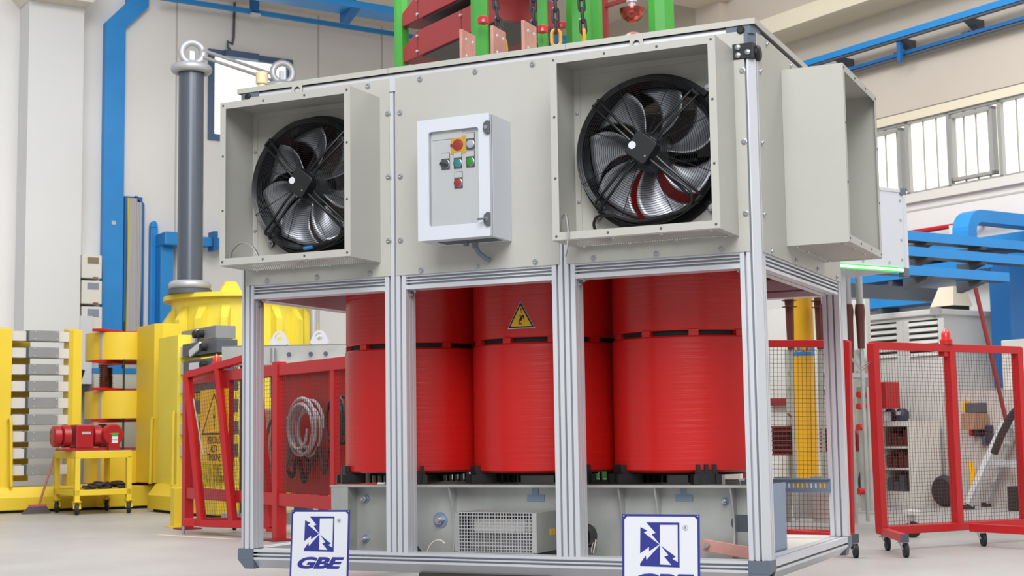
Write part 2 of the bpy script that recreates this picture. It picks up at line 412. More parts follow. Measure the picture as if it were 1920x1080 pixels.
for q in ((W-.064, 2.321), (W-.064, 2.355)):
    MB().lathe([(0, 0), (.013, 0), (.012, .006), (.006, .01), (0, .01)], (q[0], -.008, q[1]), 16, (0, -1, 0)).build('screw', M_ZINC, sp_, 40)
MB().lathe([(0, 0), (.013, 0), (.012, .006), (.006, .01), (0, .01)], (W-.022, -.008, 2.33), 16, (0, -1, 0)).build('screw', M_ZINC, sp_, 40)
MB().lathe([(0, 0), (.034, 0), (.034, .008), (.028, .014), (.016, .017), (0, .017)], (W+.002, .05, 2.335), 28, (1, 0, 0)).build('knob', M_BLACK, sp_, 40)
# sheet panels
PX = [(.039, .851), (.884, 1.7035), (1.736, 2.561)]
FANS = [(.455, 1.942), (2.15, 1.942)]
PZ0, PZ1 = 1.493, 2.424
MB().plate_hole(PX[0][0], PX[0][1], PZ0, PZ1, FANS[0][0], FANS[0][1], .29, -.004, -.0005).build('front_panel', M_PANEL, ENC)
MB().box(PX[1][0], PX[1][1], -.004, -.0005, PZ0, PZ1).build('front_panel', M_PANEL, ENC)
MB().plate_hole(PX[2][0], PX[2][1], PZ0, PZ1, FANS[1][0], FANS[1][1], .29, -.004, -.0005).build('front_panel', M_PANEL, ENC)
MB().box(W+.0005, W+.004, .042, 1.491, PZ0, PZ1).build('side_panel', M_PANEL, ENC)
MB().box(-.004, -.0005, .042, 1.491, PZ0, PZ1).build('side_panel', M_PANEL, ENC)
for a, b in PX: MB().box(a, b, D+.0005, D+.004, PZ0, PZ1).build('rear_panel', M_PANEL, ENC)
# folded lid plates
for a, b in ((-.012, .846), (.848, 1.752), (1.754, W+.012)):
    m = MB(); m.box(a, b, -.008, D+.008, 2.470, 2.474)
    m.box(a, b, -.008, -.004, 2.449, 2.470); m.box(a, b, D+.004, D+.008, 2.449, 2.470)
    if a < 0: m.box(a, a+.004, -.004, D+.004, 2.449, 2.470)
    if b > W: m.box(b-.004, b, -.004, D+.004, 2.449, 2.470)
    m.build('lid_plate', M_PANEL, ENC)
# lifting tabs over the front rail
for x, y in ((557, 166), (1193, 80)):
    q = gy(x, y, -.009)
    m = MB(); m.plate_hole(q.x-.03, q.x+.03, 2.405, 2.47, q.x, 2.428, .017, -.0105, -.0083, 24)
    m.build('lifting_tab', M_PANEL, ENC)
# button-head bolts with washers
bolt_src = None
def bolt(w, ax, name='bolt'):
    global bolt_src
    if bolt_src is None:
        b = MB('l'); b.lathe([(0, 0), (.0135, 0), (.0135, .0025), (.009, .003), (.0085, .007), (.0065, .009), (.004, .009), (.004, .005), (0, .005)], (0, 0, 0), 18, (0, -1, 0))
        o = b.build(name, M_ZINC, ENC, 40); bolt_src = o; o.location = loc_of(ENC, w)
    else: o = copy_mesh(bolt_src, name, ENC, loc_of(ENC, w))
    if ax == 'x': o.rotation_euler = (0, 0, PI/2)
for x, y in ((501, 527), (595, 520), (694, 513), (790, 507), (895, 499), (1004, 491), (1113, 484), (1231, 476), (1353, 467),
             (690, 162), (787.5, 149), (891, 135), (998.5, 121), (727.5, 213), (728.5, 332), (729, 452), (750, 212), (751, 331), (751.5, 451),
             (1392, 132), (1395.5, 265.5), (1398.5, 400)):
    q = gy(x, y, -.004); bolt((q.x, -.004, q.z), 'y')
for x, y in ((1437, 83), (1482, 123), (1425, 134), (1428.5, 268), (1432.5, 402), (1447, 471), (1492, 489), (1533, 505), (1569, 520)):
    q = gx(x, y, W+.004); bolt((W+.004, q.y, q.z), 'x')
# small angle brackets under the middle rail
for xa, s in ((p, 1), (.82, -1), (.93, 1), (1.664, -1), (1.774, 1), (W-p, -1)):
    m = MB(); m.box(min(xa, xa+s*.034), max(xa, xa+s*.034), .03, .07, ZM0-.004, ZM0)
    m.box(min(xa, xa+s*.004), max(xa, xa+s*.004), .03, .07, ZM0-.034, ZM0)
    ab = m.build('angle_bracket', M_GALV, ENC)
    MB().cyl((xa+s*.02, .05, ZM0-.004), (xa+s*.02, .05, ZM0-.012), .008, 12).build('screw', M_ZINC, ab, 40)
    MB().cyl((xa+s*.004, .05, ZM0-.02), (xa+s*.012, .05, ZM0-.02), .008, 12).build('screw', M_ZINC, ab, 40)
# slotted channel along the rear
m = MB(); y1 = 1.44
m.box(1.95, 2.525, y1-.004, y1, .45, .51); m.box(1.95, 2.525, y1-.03, y1, .51, .515); m.box(1.95, 2.525, y1-.03, y1, .445, .45)
ch = m.build('slotted_channel', M_GALVB, ENC)
for k in range(10):
    MB().box(2.29+k*.0225, 2.298+k*.0225, y1-.005, y1-.0042, .468, .49).build('slot', M_WHITE if k in (0, 1, 6, 7) else M_YELO, ch)
# sheet floor strip seen at the rear
MB().box(1.9, W-p-.001, .66, D-p-.001, .2245, .2285).build('floor_sheet', M_OFFW, ENC)
tm = MB(); tm.box(.97, 1.62, .03, 1.5, 0, ZB-.001)
tm.build('timber_skid', mat('dark_timber', (62, 54, 50), .8, var=.2), label='dark timber skid under the middle of the aluminium enclosure', cat='skid')

# ------------------------------------------------------------------ fan hoods
def hood(name, label, loc, rz, w, h, dep, cable):
    """square duct open at the front; local x across, -y outwards, z up; origin at the lower left rear corner"""
    t = thing(name, label, 'fan hood', loc, rz, None)
    m = MB('l'); th = .003; fl_ = .032
    m.box(0, th, -dep, 0, 0, h); m.box(w-th, w, -dep, 0, 0, h); m.box(th, w-th, -dep, 0, h-th, h)
    m.build('shell', M_PANEL, t)
    m = MB('l')
    m.box(0, fl_, -dep-.003, -dep, 0, h); m.box(w-fl_, w, -dep-.003, -dep, 0, h); m.box(fl_, w-fl_, -dep-.003, -dep, 0, fl_); m.box(fl_, w-fl_, -dep-.003, -dep, h-fl_, h)
    rim = m.build('front_rim', M_PANEL, t)
    m = MB('l'); f2 = .03
    m.box(th, f2, -.003, 0, 0, h-th); m.box(w-f2, w-th, -.003, 0, 0, h-th); m.box(f2, w-f2, -.003, 0, h-f2, h-th)
    m.build('rear_flange', M_PANEL, t)
    MB('l').box(.03, w-.03, -dep+.03, -.03, -.002, 0).build('perforated_base', M_PERF, t)
    MB('l').box(0, w, -dep, -dep+.03, -.003, 0).box(0, w, -.03, 0, -.003, 0).box(0, .03, -dep+.03, -.03, -.003, 0).box(w-.03, w, -dep+.03, -.03, -.003, 0).build('base_border', M_PANEL, t)
    s0 = None
    def put(src, nm, par, pos, ax, r, mt):
        if src is None:
            src = MB('l').lathe([(0, 0), (r, 0), (r*.8, r*.6), (0, r*.7)], (0, 0, 0), 12, (0, -1, 0)).build(nm, mt, par, 40)
            o = src
        else: o = copy_mesh(src, nm, par, pos)
        o.location = pos; o.rotation_euler = ax; return src
    for k in range(4):
        for q in ((fl_*.55+k*(w-fl_*1.1)/3, fl_*.5), (fl_*.55+k*(w-fl_*1.1)/3, h-fl_*.5)):
            s0 = put(s0, 'rim_screw', rim, (q[0], -dep-.003, q[1]), (0, 0, 0), .0055, M_DGREY)
    for k in (1, 2):
        for xx in (fl_*.55, w-fl_*.55):
            s0 = put(s0, 'rim_screw', rim, (xx, -dep-.003, h*k/3), (0, 0, 0), .0055, M_DGREY)
    s1 = None
    for k in range(4):
        for yy in (-.03, -dep+.03):
            s1 = put(s1, 'base_screw', t, (.05+k*(w-.1)/3, yy, -.003), (PI/2, 0, 0), .0085, M_ZINC)
    for k in (1, 2, 3):
        s1 = put(s1, 'base_screw', t, (f2*.6, -.003, h*k/4), (0, 0, 0), .0085, M_ZINC)
    return t
H1 = hood('fan_hood', 'square pebble-grey fan hood at the left end of the enclosure front', (.082, -.0045, 1.563), 0, .718, .777, .262, None)
H2 = hood('fan_hood', 'square pebble-grey fan hood at the right end of the enclosure front', (1.785, -.0045, 1.563), 0, .73, .787, .255, None)
hood('fan_hood', 'square pebble-grey fan hood standing out from the right side panel of the enclosure', (W+.0045, .428, 1.563), PI/2, .722, .785, .27, None)
# ------------------------------------------------------------------ axial fans
def fan(cx, cz, label, rot, straps):
    t = thing('axial_fan', label, 'fan', (cx, -.0042, cz)); n = 72
    m = MB('l')
    m.lathe([(.31, .30), (.284, .03), (.288, -.03), (.300, -.075), (.318, -.086), (.322, -.082), (.306, -.07), (.30, -.03), (.288, .03), (.314, .30)], (0, 0, 0), n, (0, 1, 0), close=True)  # rear shroud added deep behind the panel to darken the fan opening
    m.lathe([(.30, 0), (.345, 0), (.345, -.006), (.30, -.006)], (0, 0, 0), n, (0, 1, 0), close=True)
    m.build('mounting_ring', M_BLACKM, t, 40)
    # guard grille: concentric wires bowed outwards
    m = MB('l')
    for k in range(26):
        r = .072+k*.0096; yy = -.086-.035*(1-(r/.32)**2)
        m.torus((0, yy, 0), (0, 1, 0), r, .0011, 48, 4)
    for k in range(8):
        a = PI/8+k*PI/4
        m.tube([(math.cos(a)*r, -.088-.035*(1-(r/.32)**2), math.sin(a)*r) for r in (.07, .13, .19, .25, .318)], .0017, 5)
    m.build('guard_grille', M_BLACKM, t, 40)
    for k in range(4):                           # paired support rods
        a = PI/4+k*PI/2; d = V((math.cos(a), 0, math.sin(a))); s = V((-d.z, 0, d.x))
        m = MB('l')
        for e in (-.013, .013):
            pts = [d*.07+s*e+V((0, -.125, 0)), d*.12+s*e+V((0, -.128, 0)), d*.305+s*e*1.3+V((0, -.1, 0)), d*.325+s*e*1.3+V((0, -.08, 0))]
            m.tube(pts, .006, 8)
        m.bar(d*.315+s*.02+V((0, -.09, 0)), d*.315-s*.02+V((0, -.09, 0)), .012, .01)
        m.build('support_rod', M_BLACKM, t, 40)
        if k != 1:
            lug = MB('l').bar(d*.318+V((0, -.01, 0)), d*.372+V((0, -.01, 0)), .03, .014, up=(0, 1, 0)).build('mounting_lug', M_BLACKM, t, bevel=.004)
            MB('l').lathe([(0, 0), (.016, 0), (.016, .004), (.009, .005), (.009, .014), (0, .014)], d*.362+V((0, -.018, 0)), 16, (0, -1, 0)).build('lug_bolt', M_ZINC, lug, 40)
    # hub and motor
    MB('l').lathe([(0, .03), (.088, .03), (.09, -.03), (.082, -.055), (.066, -.07), (.06, -.1), (0, -.1)], (0, 0, 0), 36, (0, 1, 0)).build('hub', M_HUB, t, 40)
    m = MB('l'); c = .056; pts = []
    for (sx, sz) in ((1, 0), (0, 1), (-1, 0), (0, -1)):
        for j in range(5):
            a = math.atan2(sz, sx)-PI/4+j*PI/8
            pts.append((sx*c+.016*math.cos(a)*1.0, sz*c+.016*math.sin(a)))
    pts = [(x*1.0, z*1.0) for x, z in pts]
    ha = math.radians(8); pts = [(x*math.cos(ha)-z*math.sin(ha), x*math.sin(ha)+z*math.cos(ha)) for x, z in pts]
    m.prism(pts, lambda q: (q[0], -.1, q[1]), lambda q: (q[0], -.162, q[1]))
    mbx = m.build('motor_box', M_BLACK, t, 30, bevel=.004)
    MB('l').lathe([(0, 0), (.0165, 0), (.0165, .001), (0, .001)], (-.036, -.163, .012), 24, (0, -1, 0)).build('round_label', M_SIGNW, mbx, 30)
    MB('l').cyl((.02, -.163, -.04), (.02, -.166, -.04), .004, 10).build('screw', M_ZINC, mbx, 30)
    # seven sickle blades
    for k in range(7):
        m = MB('l'); nr, na = 10, 8; vs = []; fs = []
        for i in range(nr+1):
            f = i/nr; r = .08+f*.203
            sweep = -.2*f+.55*f*f
            chord = .45+.30*f
            for j in range(na+1):
                g = j/na
                serr = .012*(1 if (i % 2) else -1) if j == na and 0 < i < nr else 0
                a = rot+k*2*PI/7+sweep+(g-.5)*chord+serr
                y = -.02+(g-.5)*(.075-.02*f)+.02*math.sin(PI*g)
                vs.append((r*math.cos(a), y, r*math.sin(a)))
        for i in range(nr):
            for j in range(na):
                q = i*(na+1)+j; fs.append((q, q+1, q+na+2, q+na+1))
        m.add(vs, fs); m.build('blade', M_BLADE, t, 60, solid=.004)
    # supply cable clipped round the ring
    pts = [(.03, -.13, -.05), (.12, -.13, -.13), (.2, -.12, -.2), (.18, -.1, -.26), (.08, -.095, -.285), (-.05, -.095, -.3), (-.16, -.09, -.268)]
    if straps: pts += [(-.235, -.06, -.26), (-.265, -.04, -.29), (-.25, -.03, -.33), (-.2, -.01, -.355)]
    sm = []
    for i in range(len(pts)-1):
        a, b, c_, d_ = V(pts[max(i-1, 0)]), V(pts[i]), V(pts[i+1]), V(pts[min(i+2, len(pts)-1)])
        for q in range(5):
            u = q/5; sm.append(.5*((2*b)+(c_-a)*u+(2*a-5*b+4*c_-d_)*u*u+(3*b-a-3*c_+d_)*u**3))
    sm.append(V(pts[-1]))
    MB('l').tube(sm, .0065, 8).build('supply_cable', M_BLACK, t, 40)
    if not straps:
        MB('l').tube(arc((-.02, -.096, -.006), (1, 0, 0), (0, 0, 1), .297, -1.55, -1.38, 6), .009, 8).build('cable_tie', mat('blue_tie', (40, 120, 190), .4), t, 40)
    return t
fan(FANS[0][0], FANS[0][1], 'black axial fan with guard grille inside the left front hood', .5, False)
fan(FANS[1][0], FANS[1][1], 'black axial fan with guard grille inside the right front hood', .15, True)
# braided earth straps in the hood corners
def strap(par, pts, r):
    m = MB(); P = [V(q) for q in pts]; sm = []
    for i in range(len(P)-1):
        a, b, c_, d_ = P[max(i-1, 0)], P[i], P[i+1], P[min(i+2, len(P)-1)]
        for q in range(8):
            u = q/8; sm.append(.5*((2*b)+(c_-a)*u+(2*a-5*b+4*c_-d_)*u*u+(3*b-a-3*c_+d_)*u**3))
    sm.append(P[-1]); vs = []
    for q in sm: vs += [q+V((0, -r, 0)), q+V((0, r, 0))]
    m.add(vs, [(2*i, 2*i+1, 2*i+3, 2*i+2) for i in range(len(sm)-1)])
    o = m.build('earth_strap', M_CORONA, par, solid=.003, smooth=60)
    o['label'] = 'curved silver earth strap'
    return o
strap(H1, [(.0855, -.20, 1.58), (.10, -.2, 1.635), (.15, -.2, 1.672), (.21, -.2, 1.66), (.25, -.2, 1.61), (.26, -.2, 1.567)], .008)
strap(H2, [(1.7885, -.2, 1.6), (1.806, -.21, 1.66), (1.835, -.235, 1.675), (1.862, -.275, 1.62), (1.866, -.285, 1.56), (1.85, -.28, 1.49)], .008)

# ------------------------------------------------------------------ control box
cb = thing('control_box', 'white wall-mounted control box with glazed door between the two front fan hoods', 'control box', (1.296, -.0042, 1.612))
x0, x1, z0, z1, yd = 1.118, 1.475, 1.611, 2.152, -.22
MB().box(x0+.004, x1-.004, -.1965, -.192, z0+.004, z1-.004).build('inner_plate', M_PLATE, cb)
m = MB()
m.box(x0, x0+.003, -.19, -.005, z0, z1); m.box(x1-.003, x1, -.19, -.005, z0, z1); m.box(x0+.003, x1-.003, -.19, -.005, z1-.003, z1); m.box(x0+.003, x1-.003, -.19, -.005, z0, z0+.003); m.box(x0+.003, x1-.003, -.008, -.005, z0+.003, z1-.003)
m.build('body', M_WHITE, cb, bevel=.001)
def rrect(xa, xb, za, zb, r, n=5):
    P = []
    for cx, cz, a in ((xb-r, za+r, -PI/2), (xb-r, zb-r, 0), (xa+r, zb-r, PI/2), (xa+r, za+r, PI)):
        P += [(cx+r*math.cos(a+PI/2*i/n), cz+r*math.sin(a+PI/2*i/n)) for i in range(n+1)]
    return P
wx0, wx1, wz0, wz1 = gy(803, 240, yd).x, gy(896.5, 240, yd).x, 1.672, 2.095
inner = rrect(wx0, wx1, wz0, wz1, .012); outer = rrect(x0, x1, z0, z1, .004)
m = MB(); n = len(inner)
vs = [(a, yd, b) for a, b in outer]+[(a, yd, b) for a, b in inner]+[(a, yd+.022, b) for a, b in outer]+[(a, yd+.022, b) for a, b in inner]
fs = []
for i in range(n):
    j = (i+1) % n; fs += [(i, j, n+j, n+i), (2*n+i, 3*n+i, 3*n+j, 2*n+j), (n+i, n+j, 3*n+j, 3*n+i), (i, 2*n+i, 2*n+j, j)]
m.add(vs, fs); door = m.build('door', M_WHITE, cb)
m = MB(); m.prism(rrect(wx0-.002, wx1+.002, wz0-.002, wz1+.002, .012), lambda q: (q[0], yd+.008, q[1]), lambda q: (q[0], yd+.011, q[1])); m.build('window_pane', M_GLASS, door)
yi = -.197
def btn(x, y, capm, big=False, selector=False):
    q = gy(x, y, yi)
    if big:
        pl = MB().box(q.x-.036, q.x+.036, yi-.003, yi, q.z-.04, q.z+.04).build('switch_plate', M_YSIGN, cb, bevel=.002)
        MB().lathe([(0, 0), (.026, 0), (.025, .004), (.018, .006), (0, .007)], (q.x, yi-.003, q.z), 24, (0, -1, 0)).build('rotary_knob', M_REDP, pl, 40)
        MB().obox((q.x-.012, yi-.0095, q.z), (1, 0, 0), (0, 1, 0), (0, 0, 1), .023, .0022, .006).build('knob_grip', M_REDP, pl, bevel=.003)
        return
    pl = MB().box(q.x-.02, q.x+.02, yi-.004, yi, q.z-.024, q.z+.05).build('button_plate', M_DGREY, cb)
    MB().box(q.x-.019, q.x+.019, yi-.005, yi-.004, q.z+.024, q.z+.048).build('legend_label', M_PLATE, pl)
    MB().lathe([(.021, 0), (.021, .003), (.0185, .004), (.0185, 0)], (q.x, yi-.004, q.z), 22, (0, -1, 0), close=True).build('bezel', M_ZINC, pl, 40)
    MB().lathe([(0, 0), (.018, 0), (.018, .004), (.014, .006), (0, .0065)], (q.x, yi-.004, q.z), 22, (0, -1, 0)).build('button', capm, pl, 40)
    if selector: MB().obox((q.x-.006, yi-.0095, q.z-.002), V((1, 0, -.35)).normalized(), (0, 1, 0), V((.35, 0, 1)).normalized(), .022, .0018, .007).build('selector_grip', M_BLACK, pl)
btn(859, 272, M_REDP, True)
btn(882.5, 270, M_SIGNW); btn(836, 308, M_DGREY, selector=True); btn(859, 306, M_TEAL); btn(882.5, 303.5, M_GBTN); btn(860, 343, M_REDP)
# white wiring label and conduit seen behind the pane
MB().box(gy(812, 255, yi).x, gy(867, 255, yi).x, yi-.004, yi-.0005, gy(830, 262, yi).z, gy(830, 245, yi).z).build('terminal_cover', M_PLATE, cb)
for (x, y), key in (((913, 239), False), ((914, 411), True)):
    q = gy(x, y, yd)
    m = MB(); m.prism([(q.x+.016, q.z-.028), (q.x+.016, q.z+.028), (q.x+.002, q.z+.03), (q.x-.012, q.z+.02), (q.x-.015, q.z), (q.x-.012, q.z-.02), (q.x+.002, q.z-.03)], lambda w: (w[0], yd, w[1]), lambda w: (w[0], yd-.012, w[1]))
    lk = m.build('lock', M_DGREY, cb, bevel=.002)
    MB().cyl((q.x, yd-.012, q.z), (q.x, yd-.016, q.z), .009, 16).build('lock_barrel', M_ZINC, lk, 40)
    if key: MB().bar((q.x, yd-.02, q.z), (q.x-.034, yd-.03, q.z-.001), .01, .008).build('key', M_DGREY, lk, bevel=.002)
MB().box(x0+.06, x1-.02, -.15, -.06, z0-.002, z0).build('gland_plate', M_DGREY, cb)
m = MB(); m.cyl((1.335, -.09, z0), (1.335, -.09, z0-.03), .013, 14); m.tube([(1.335, -.09, z0-.02), (1.345, -.075, z0-.05), (1.365, -.04, z0-.075), (1.37, -.02, z0-.078)], .011, 10)
m.cyl((1.29, -.09, z0), (1.29, -.09, z0-.018), .012, 12)
m.build('cable_gland', mat('gland_grey', (120, 128, 140), .5), cb, 40)

# ------------------------------------------------------------------ the transformer: three cast resin coils on a galvanised base
TR = thing('power_transformer', 'dry-type power transformer with three red cast resin coils inside the aluminium frame', 'transformer', (1.297, .765, ZB))
CX = (.56, 1.297, 2.036); YC = .765; R0 = .366
for ci, cx in enumerate(CX):
    prof = [(.30, .575), (R0-.014, .575), (R0, .585), (R0, 1.180), (R0-.006, 1.188), (.335, 1.188), (.335, 1.212), (R0-.01, 1.212), (R0-.004, 1.222), (R0-.005, 1.95), (R0-.02, 1.96), (.30, 1.96)]
    coil = MB().lathe(prof, (cx, YC, 0), 96, (0, 0, 1), close=True).build('coil', M_RED, TR, 35)
    MB().lathe([(.3352, 1.1885), (.3365, 1.1885), (.3365, 1.2115), (.3352, 1.2115)], (cx, YC, 0), 64, close=True).build('duct_shade', M_DARK, coil, 40)  # dark ring puts the shade of the open slot into colour
    MB().lathe([(.19, .56), (.24, .56), (.24, 2.0), (.19, 2.0)], (cx, YC, 0), 48, close=True).build('inner_winding', M_DARK, coil, 40)
    for k in range(10):                          # resin spacers bridging the duct
        a = -PI/2+(-.32+k*2*PI/10)+(.0, .18, .06)[ci]
        d = V((math.cos(a), math.sin(a), 0)); s = V((-d.y, d.x, 0))
        MB().obox(V((cx, YC, 1.2))+d*(R0-.022), s, d, (0, 0, 1), .022, .018, .0135).build('duct_spacer', M_RED, coil)
    for a in ((-2.35, -1.1, 1.9) if ci == 2 else (-2.35, -1.1, .3, 1.9)) if ci != 1 else (-2.4, -.75, .3, 1.9):   # comb-shaped support blocks
        d = V((math.cos(a), math.sin(a), 0)); s = V((-d.y, d.x, 0)); c = V((cx, YC, 0))+d*(R0-.03)
        m = MB(); m.obox(c+V((0, 0, .553)), s, d, (0, 0, 1), .052, .05, .030)
        for e in (-.036, 0, .036): m.obox(c+s*e+d*.042+V((0, 0, .592)), s, d, (0, 0, 1), .009, .012, .018)
        m.obox(c+s*-.05+d*.02+V((0, 0, .545)), s, d, (0, 0, 1), .012, .055, .022); m.obox(c+s*.05+d*.02+V((0, 0, .545)), s, d, (0, 0, 1), .012, .055, .022)
        for e in range(5): m.obox(c-d*(.08+e*.03)+V((0, 0, .55)), s, d, (0, 0, 1), .045, .005, .026)
        m.build('support_block', M_BLACK, coil)
    MB().box(cx-.11, cx+.11, YC-.14, YC+.14, .5, 2.05).build('core_limb', M_GALV, TR)
MB().box(.31, 2.27, YC-.14, YC+.14, .22, .5).build('lower_yoke', M_GALV, TR)
MB().box(.31, 2.27, YC-.14, YC+.14, 2.03, 2.26).build('upper_yoke', M_GALV, TR)
bx0, bx1, byf = .325, 2.50, .385
m = MB(); m.box(bx0, bx1, byf, byf+.008, .16, .512); m.box(bx0, bx1, byf-.085, byf+.03, .512, .522); m.box(bx0, bx1, byf-.085, byf+.03, .15, .16)
base = m.build('base_beam', M_GALV, TR, bevel=.0015)
m = MB(); m.box(bx0, 2.15, 1.14, 1.148, .16, .512); m.box(bx0, 2.15, 1.12, 1.225, .512, .522); m.box(bx0, 2.15, 1.12, 1.225, .15, .16)
m.build('base_beam', M_GALV, TR, bevel=.0015)
MB().box(.335, .43, .30, .384, .16, .512).build('end_gusset', M_GALV, TR)
MB().box(2.492, 2.5, .33, .66, .15, .524).build('end_plate', M_GALVB, TR)
def rib(x, dc, m_=M_GALV):        # stiffener with an arched front edge
    P = []
    for i in range(13):
        f = i/12; z = .512-f*.352; y = byf-.078+.045*math.sin(PI*f)*1.0+dc*f*f
        P.append((min(y, byf-.006), z))
    P += [(byf, .16), (byf, .512)]
    MB().prism(P, px_(x), px_(x+.008)).build('stiffener', m_, TR)
for x, y in ((843, 940), (1160, 940), (1228, 930), (1370, 940)):
    q = gy(x, y, byf-.06); rib(q.x, .03 if x in (843, 1160) else 0)
def hexbolt(x, y, r, w, Yp):
    q = gy(x, y, Yp); m = MB(); m.cyl((q.x, Yp, q.z), (q.x, Yp-.004, q.z), w, 24); b = m.build('washer', M_GALVB, TR, 40)
    MB().cyl((q.x, Yp-.004, q.z), (q.x, Yp-.022, q.z), r, 6).cyl((q.x, Yp-.022, q.z), (q.x, Yp-.04, q.z), r*.55, 12).build('hex_nut', M_ZINC, b)
hexbolt(686, 935, .013, .02, byf); hexbolt(686, 1010, .013, .02, byf); hexbolt(826, 975, .022, .038, byf); hexbolt(1360, 940, .012, .018, byf)
for x in (1005, 1283):
    q0, q1 = gy(x-16, 940, byf), gy(x+16, 928, byf)
    MB().box(q0.x, q1.x, byf-.004, byf, q0.z, q1.z).box(q0.x+.025, q1.x-.03, byf-.004, byf, q1.z, .512).build('bluish_mark', M_GALVB, TR)  # T-shaped bluish mark on the beam web, built as a thin plate
q = gy(1399, 981, byf); m = MB()
m.prism([(q.x+(.03 if abs(a) < PI/2 else -.03)+.037*math.cos(a), q.z+.037*math.sin(a)) for a in [PI*2*i/24-PI+.001 for i in range(24)]], py_(byf-.0015), py_(byf-.0005)); m.build('oval_hole_shade', M_DGREY, TR)  # dark plate painting the shade inside an oval hole
# copper earth bar
a = gy(1316, 1021, .3); b = gy(1446, 1044, .3)
MB().bar(a, b, .008, .052).build('earth_bar', M_COPPER, TR, bevel=.002)
q = gy(1326, 1022, .29); MB().cyl(q, q+V((0, -.02, 0)), .012, 6).build('earth_bolt', M_ZINC, TR)
# warning sticker wrapped on the middle coil
def wrap(u, v, o=0.0):          # u across, v up, on the middle coil
    a = -PI/2+STA+u/R0; return (CX[1]+math.cos(a)*(R0-.004+o), YC+math.sin(a)*(R0-.004+o), v)
sq = V((976.5-960, 0, 0)); d0 = ray(976.5, 590); t = 0
for i in range(4000):
    t = 5+i*.0008; q = CAM+d0*t
    if (q.x-CX[1])**2+(q.y-YC)**2 <= (R0-.004)**2: break
STA = math.atan2(q.y-YC, q.x-CX[1])+PI/2
ZC_ = q.z
def tri(w, zb, zt, o, name, m_, par, lift):
    m = MB(); rows, cols = 16, 10; vs = []; fs = []
    for i in range(rows+1):
        f = i/rows
        for j in range(cols+1): vs.append(wrap((j/cols-.5)*w*(1-f), zb+(zt-zb)*f, lift))
    for i in range(rows):
        for j in range(cols):
            k = i*(cols+1)+j; fs.append((k, k+1, k+cols+2, k+cols+1))
    m.add(vs, fs); return m.build(name, m_, par)
zb_, zt_ = ZC_-.066, ZC_+.064
st = tri(.141, zb_, zt_, 0, 'warning_sticker', M_SIGNW, TR, .0012)
st['label'] = 'yellow triangular warning sticker with a falling figure on the middle coil'
tri(.132, zb_+.004, zt_-.004, 0, 'black_border', M_INK, st, .0018)
tri(.108, zb_+.011, zt_-.02, 0, 'yellow_field', M_YSIGN, st, .0024)
def poly(pts, name, m_, par, lift):
    m = MB(); n = len(pts)
    m.prism(pts, lambda q: wrap(q[0], q[1], lift), lambda q: wrap(q[0], q[1], lift+.0008)); return m.build(name, m_, par)
def pxs(x, y): return ((x-555)/1234*.0885*1.62, zb_+(930-y)/800*.130)
for nm, pts in (('figure', [(570, 570), (650, 575), (640, 615), (605, 690), (590, 705), (500, 690), (470, 700), (500, 660), (545, 600)]),
                ('figure_leg', [(470, 690), (520, 690), (505, 740), (515, 800), (480, 830), (468, 770)]),
                ('figure_leg', [(540, 740), (575, 770), (605, 810), (580, 830), (545, 775)]),
                ('figure_arm', [(660, 590), (690, 610), (725, 720), (710, 725), (665, 620)]),
                ('figure_arm', [(580, 575), (520, 545), (475, 580), (468, 570), (515, 530), (590, 550)])):
    poly([pxs(*q) for q in pts], nm, M_INK, st, .0030)
poly([(pxs(668, 570)[0]+.0055*math.cos(a), pxs(668, 570)[1]+.0055*math.sin(a)) for a in [i*PI/6 for i in range(12)]], 'figure_head', M_INK, st, .0032)
poly([pxs(*q) for q in ((560, 300), (600, 400), (570, 400), (620, 500), (560, 440), (585, 430), (545, 350))], 'bolt_mark', M_INK, st, .0030)
# copper terminal plates standing out of the lid
for x, ytop in ((861, 55), (919, 48), (977, 38)):
    Yf = .55; q = gy(x, ytop, Yf)
    pl = MB().box(q.x, q.x+.016, Yf, Yf+.15, 2.3, q.z).build('terminal_plate', M_COPPER, TR, bevel=.001)
    for dy in (.045, .115):
        for dz in (.045, .13):
            MB().lathe([(0, 0), (.011, 0), (.006, .006), (0, .007)], (q.x+.016, Yf+dy, q.z-dz), 14, (1, 0, 0)).build('bolt_hole', M_CORONA, pl, 40)
# ------------------------------------------------------------------ heater box, blower, loose cables on the frame floor
hb = thing('heater_box', 'galvanised heater box with a perforated front low in the frame between the two middle posts', 'heater', (1.32, .22, ZR))
hx0, hx1, hy0, hy1, hz0, hz1 = 1.118, 1.526, .10, .34, .232, .408
m = MB(); m.box(hx0, hx1, hy0, hy1, hz1-.003, hz1); m.box(hx0, hx0+.003, hy0, hy1, hz0, hz1-.003); m.box(hx1-.003, hx1, hy0, hy1, hz0, hz1-.003); m.box(hx0+.003, hx1-.003, hy1-.003, hy1, hz0, hz1-.003); m.box(hx0+.003, hx1-.003, hy0, hy1-.003, hz0, hz0+.002)
m.box(hx0+.0005, hx0+.022, hy0-.002, hy0-.0001, hz0, hz1-.0005); m.box(hx1-.022, hx1-.0005, hy0-.002, hy0-.0001, hz0, hz1-.0005)
m.build('casing', M_GALV, hb)
m = MB(); n = 26
for i in range(n+1):
    xx = hx0+.022+(hx1-hx0-.044)*i/n; m.box(xx-.0018, xx+.0018, hy0-.001, hy0+.001, hz0, hz1)
for k in range(13):
    zz = hz0+(hz1-hz0)*k/12; m.box(hx0+.02, hx1-.02, hy0-.0012, hy0+.0012, zz-.0018, zz+.0018)
m.build('perforated_front', M_CORONA, hb)
m = MB(); m.box(hx0+.07, hx1-.05, hy0+.05, hy0+.10, hz1-.09, hz1-.03); m.build('heating_element', M_OFFW, hb, bevel=.006)
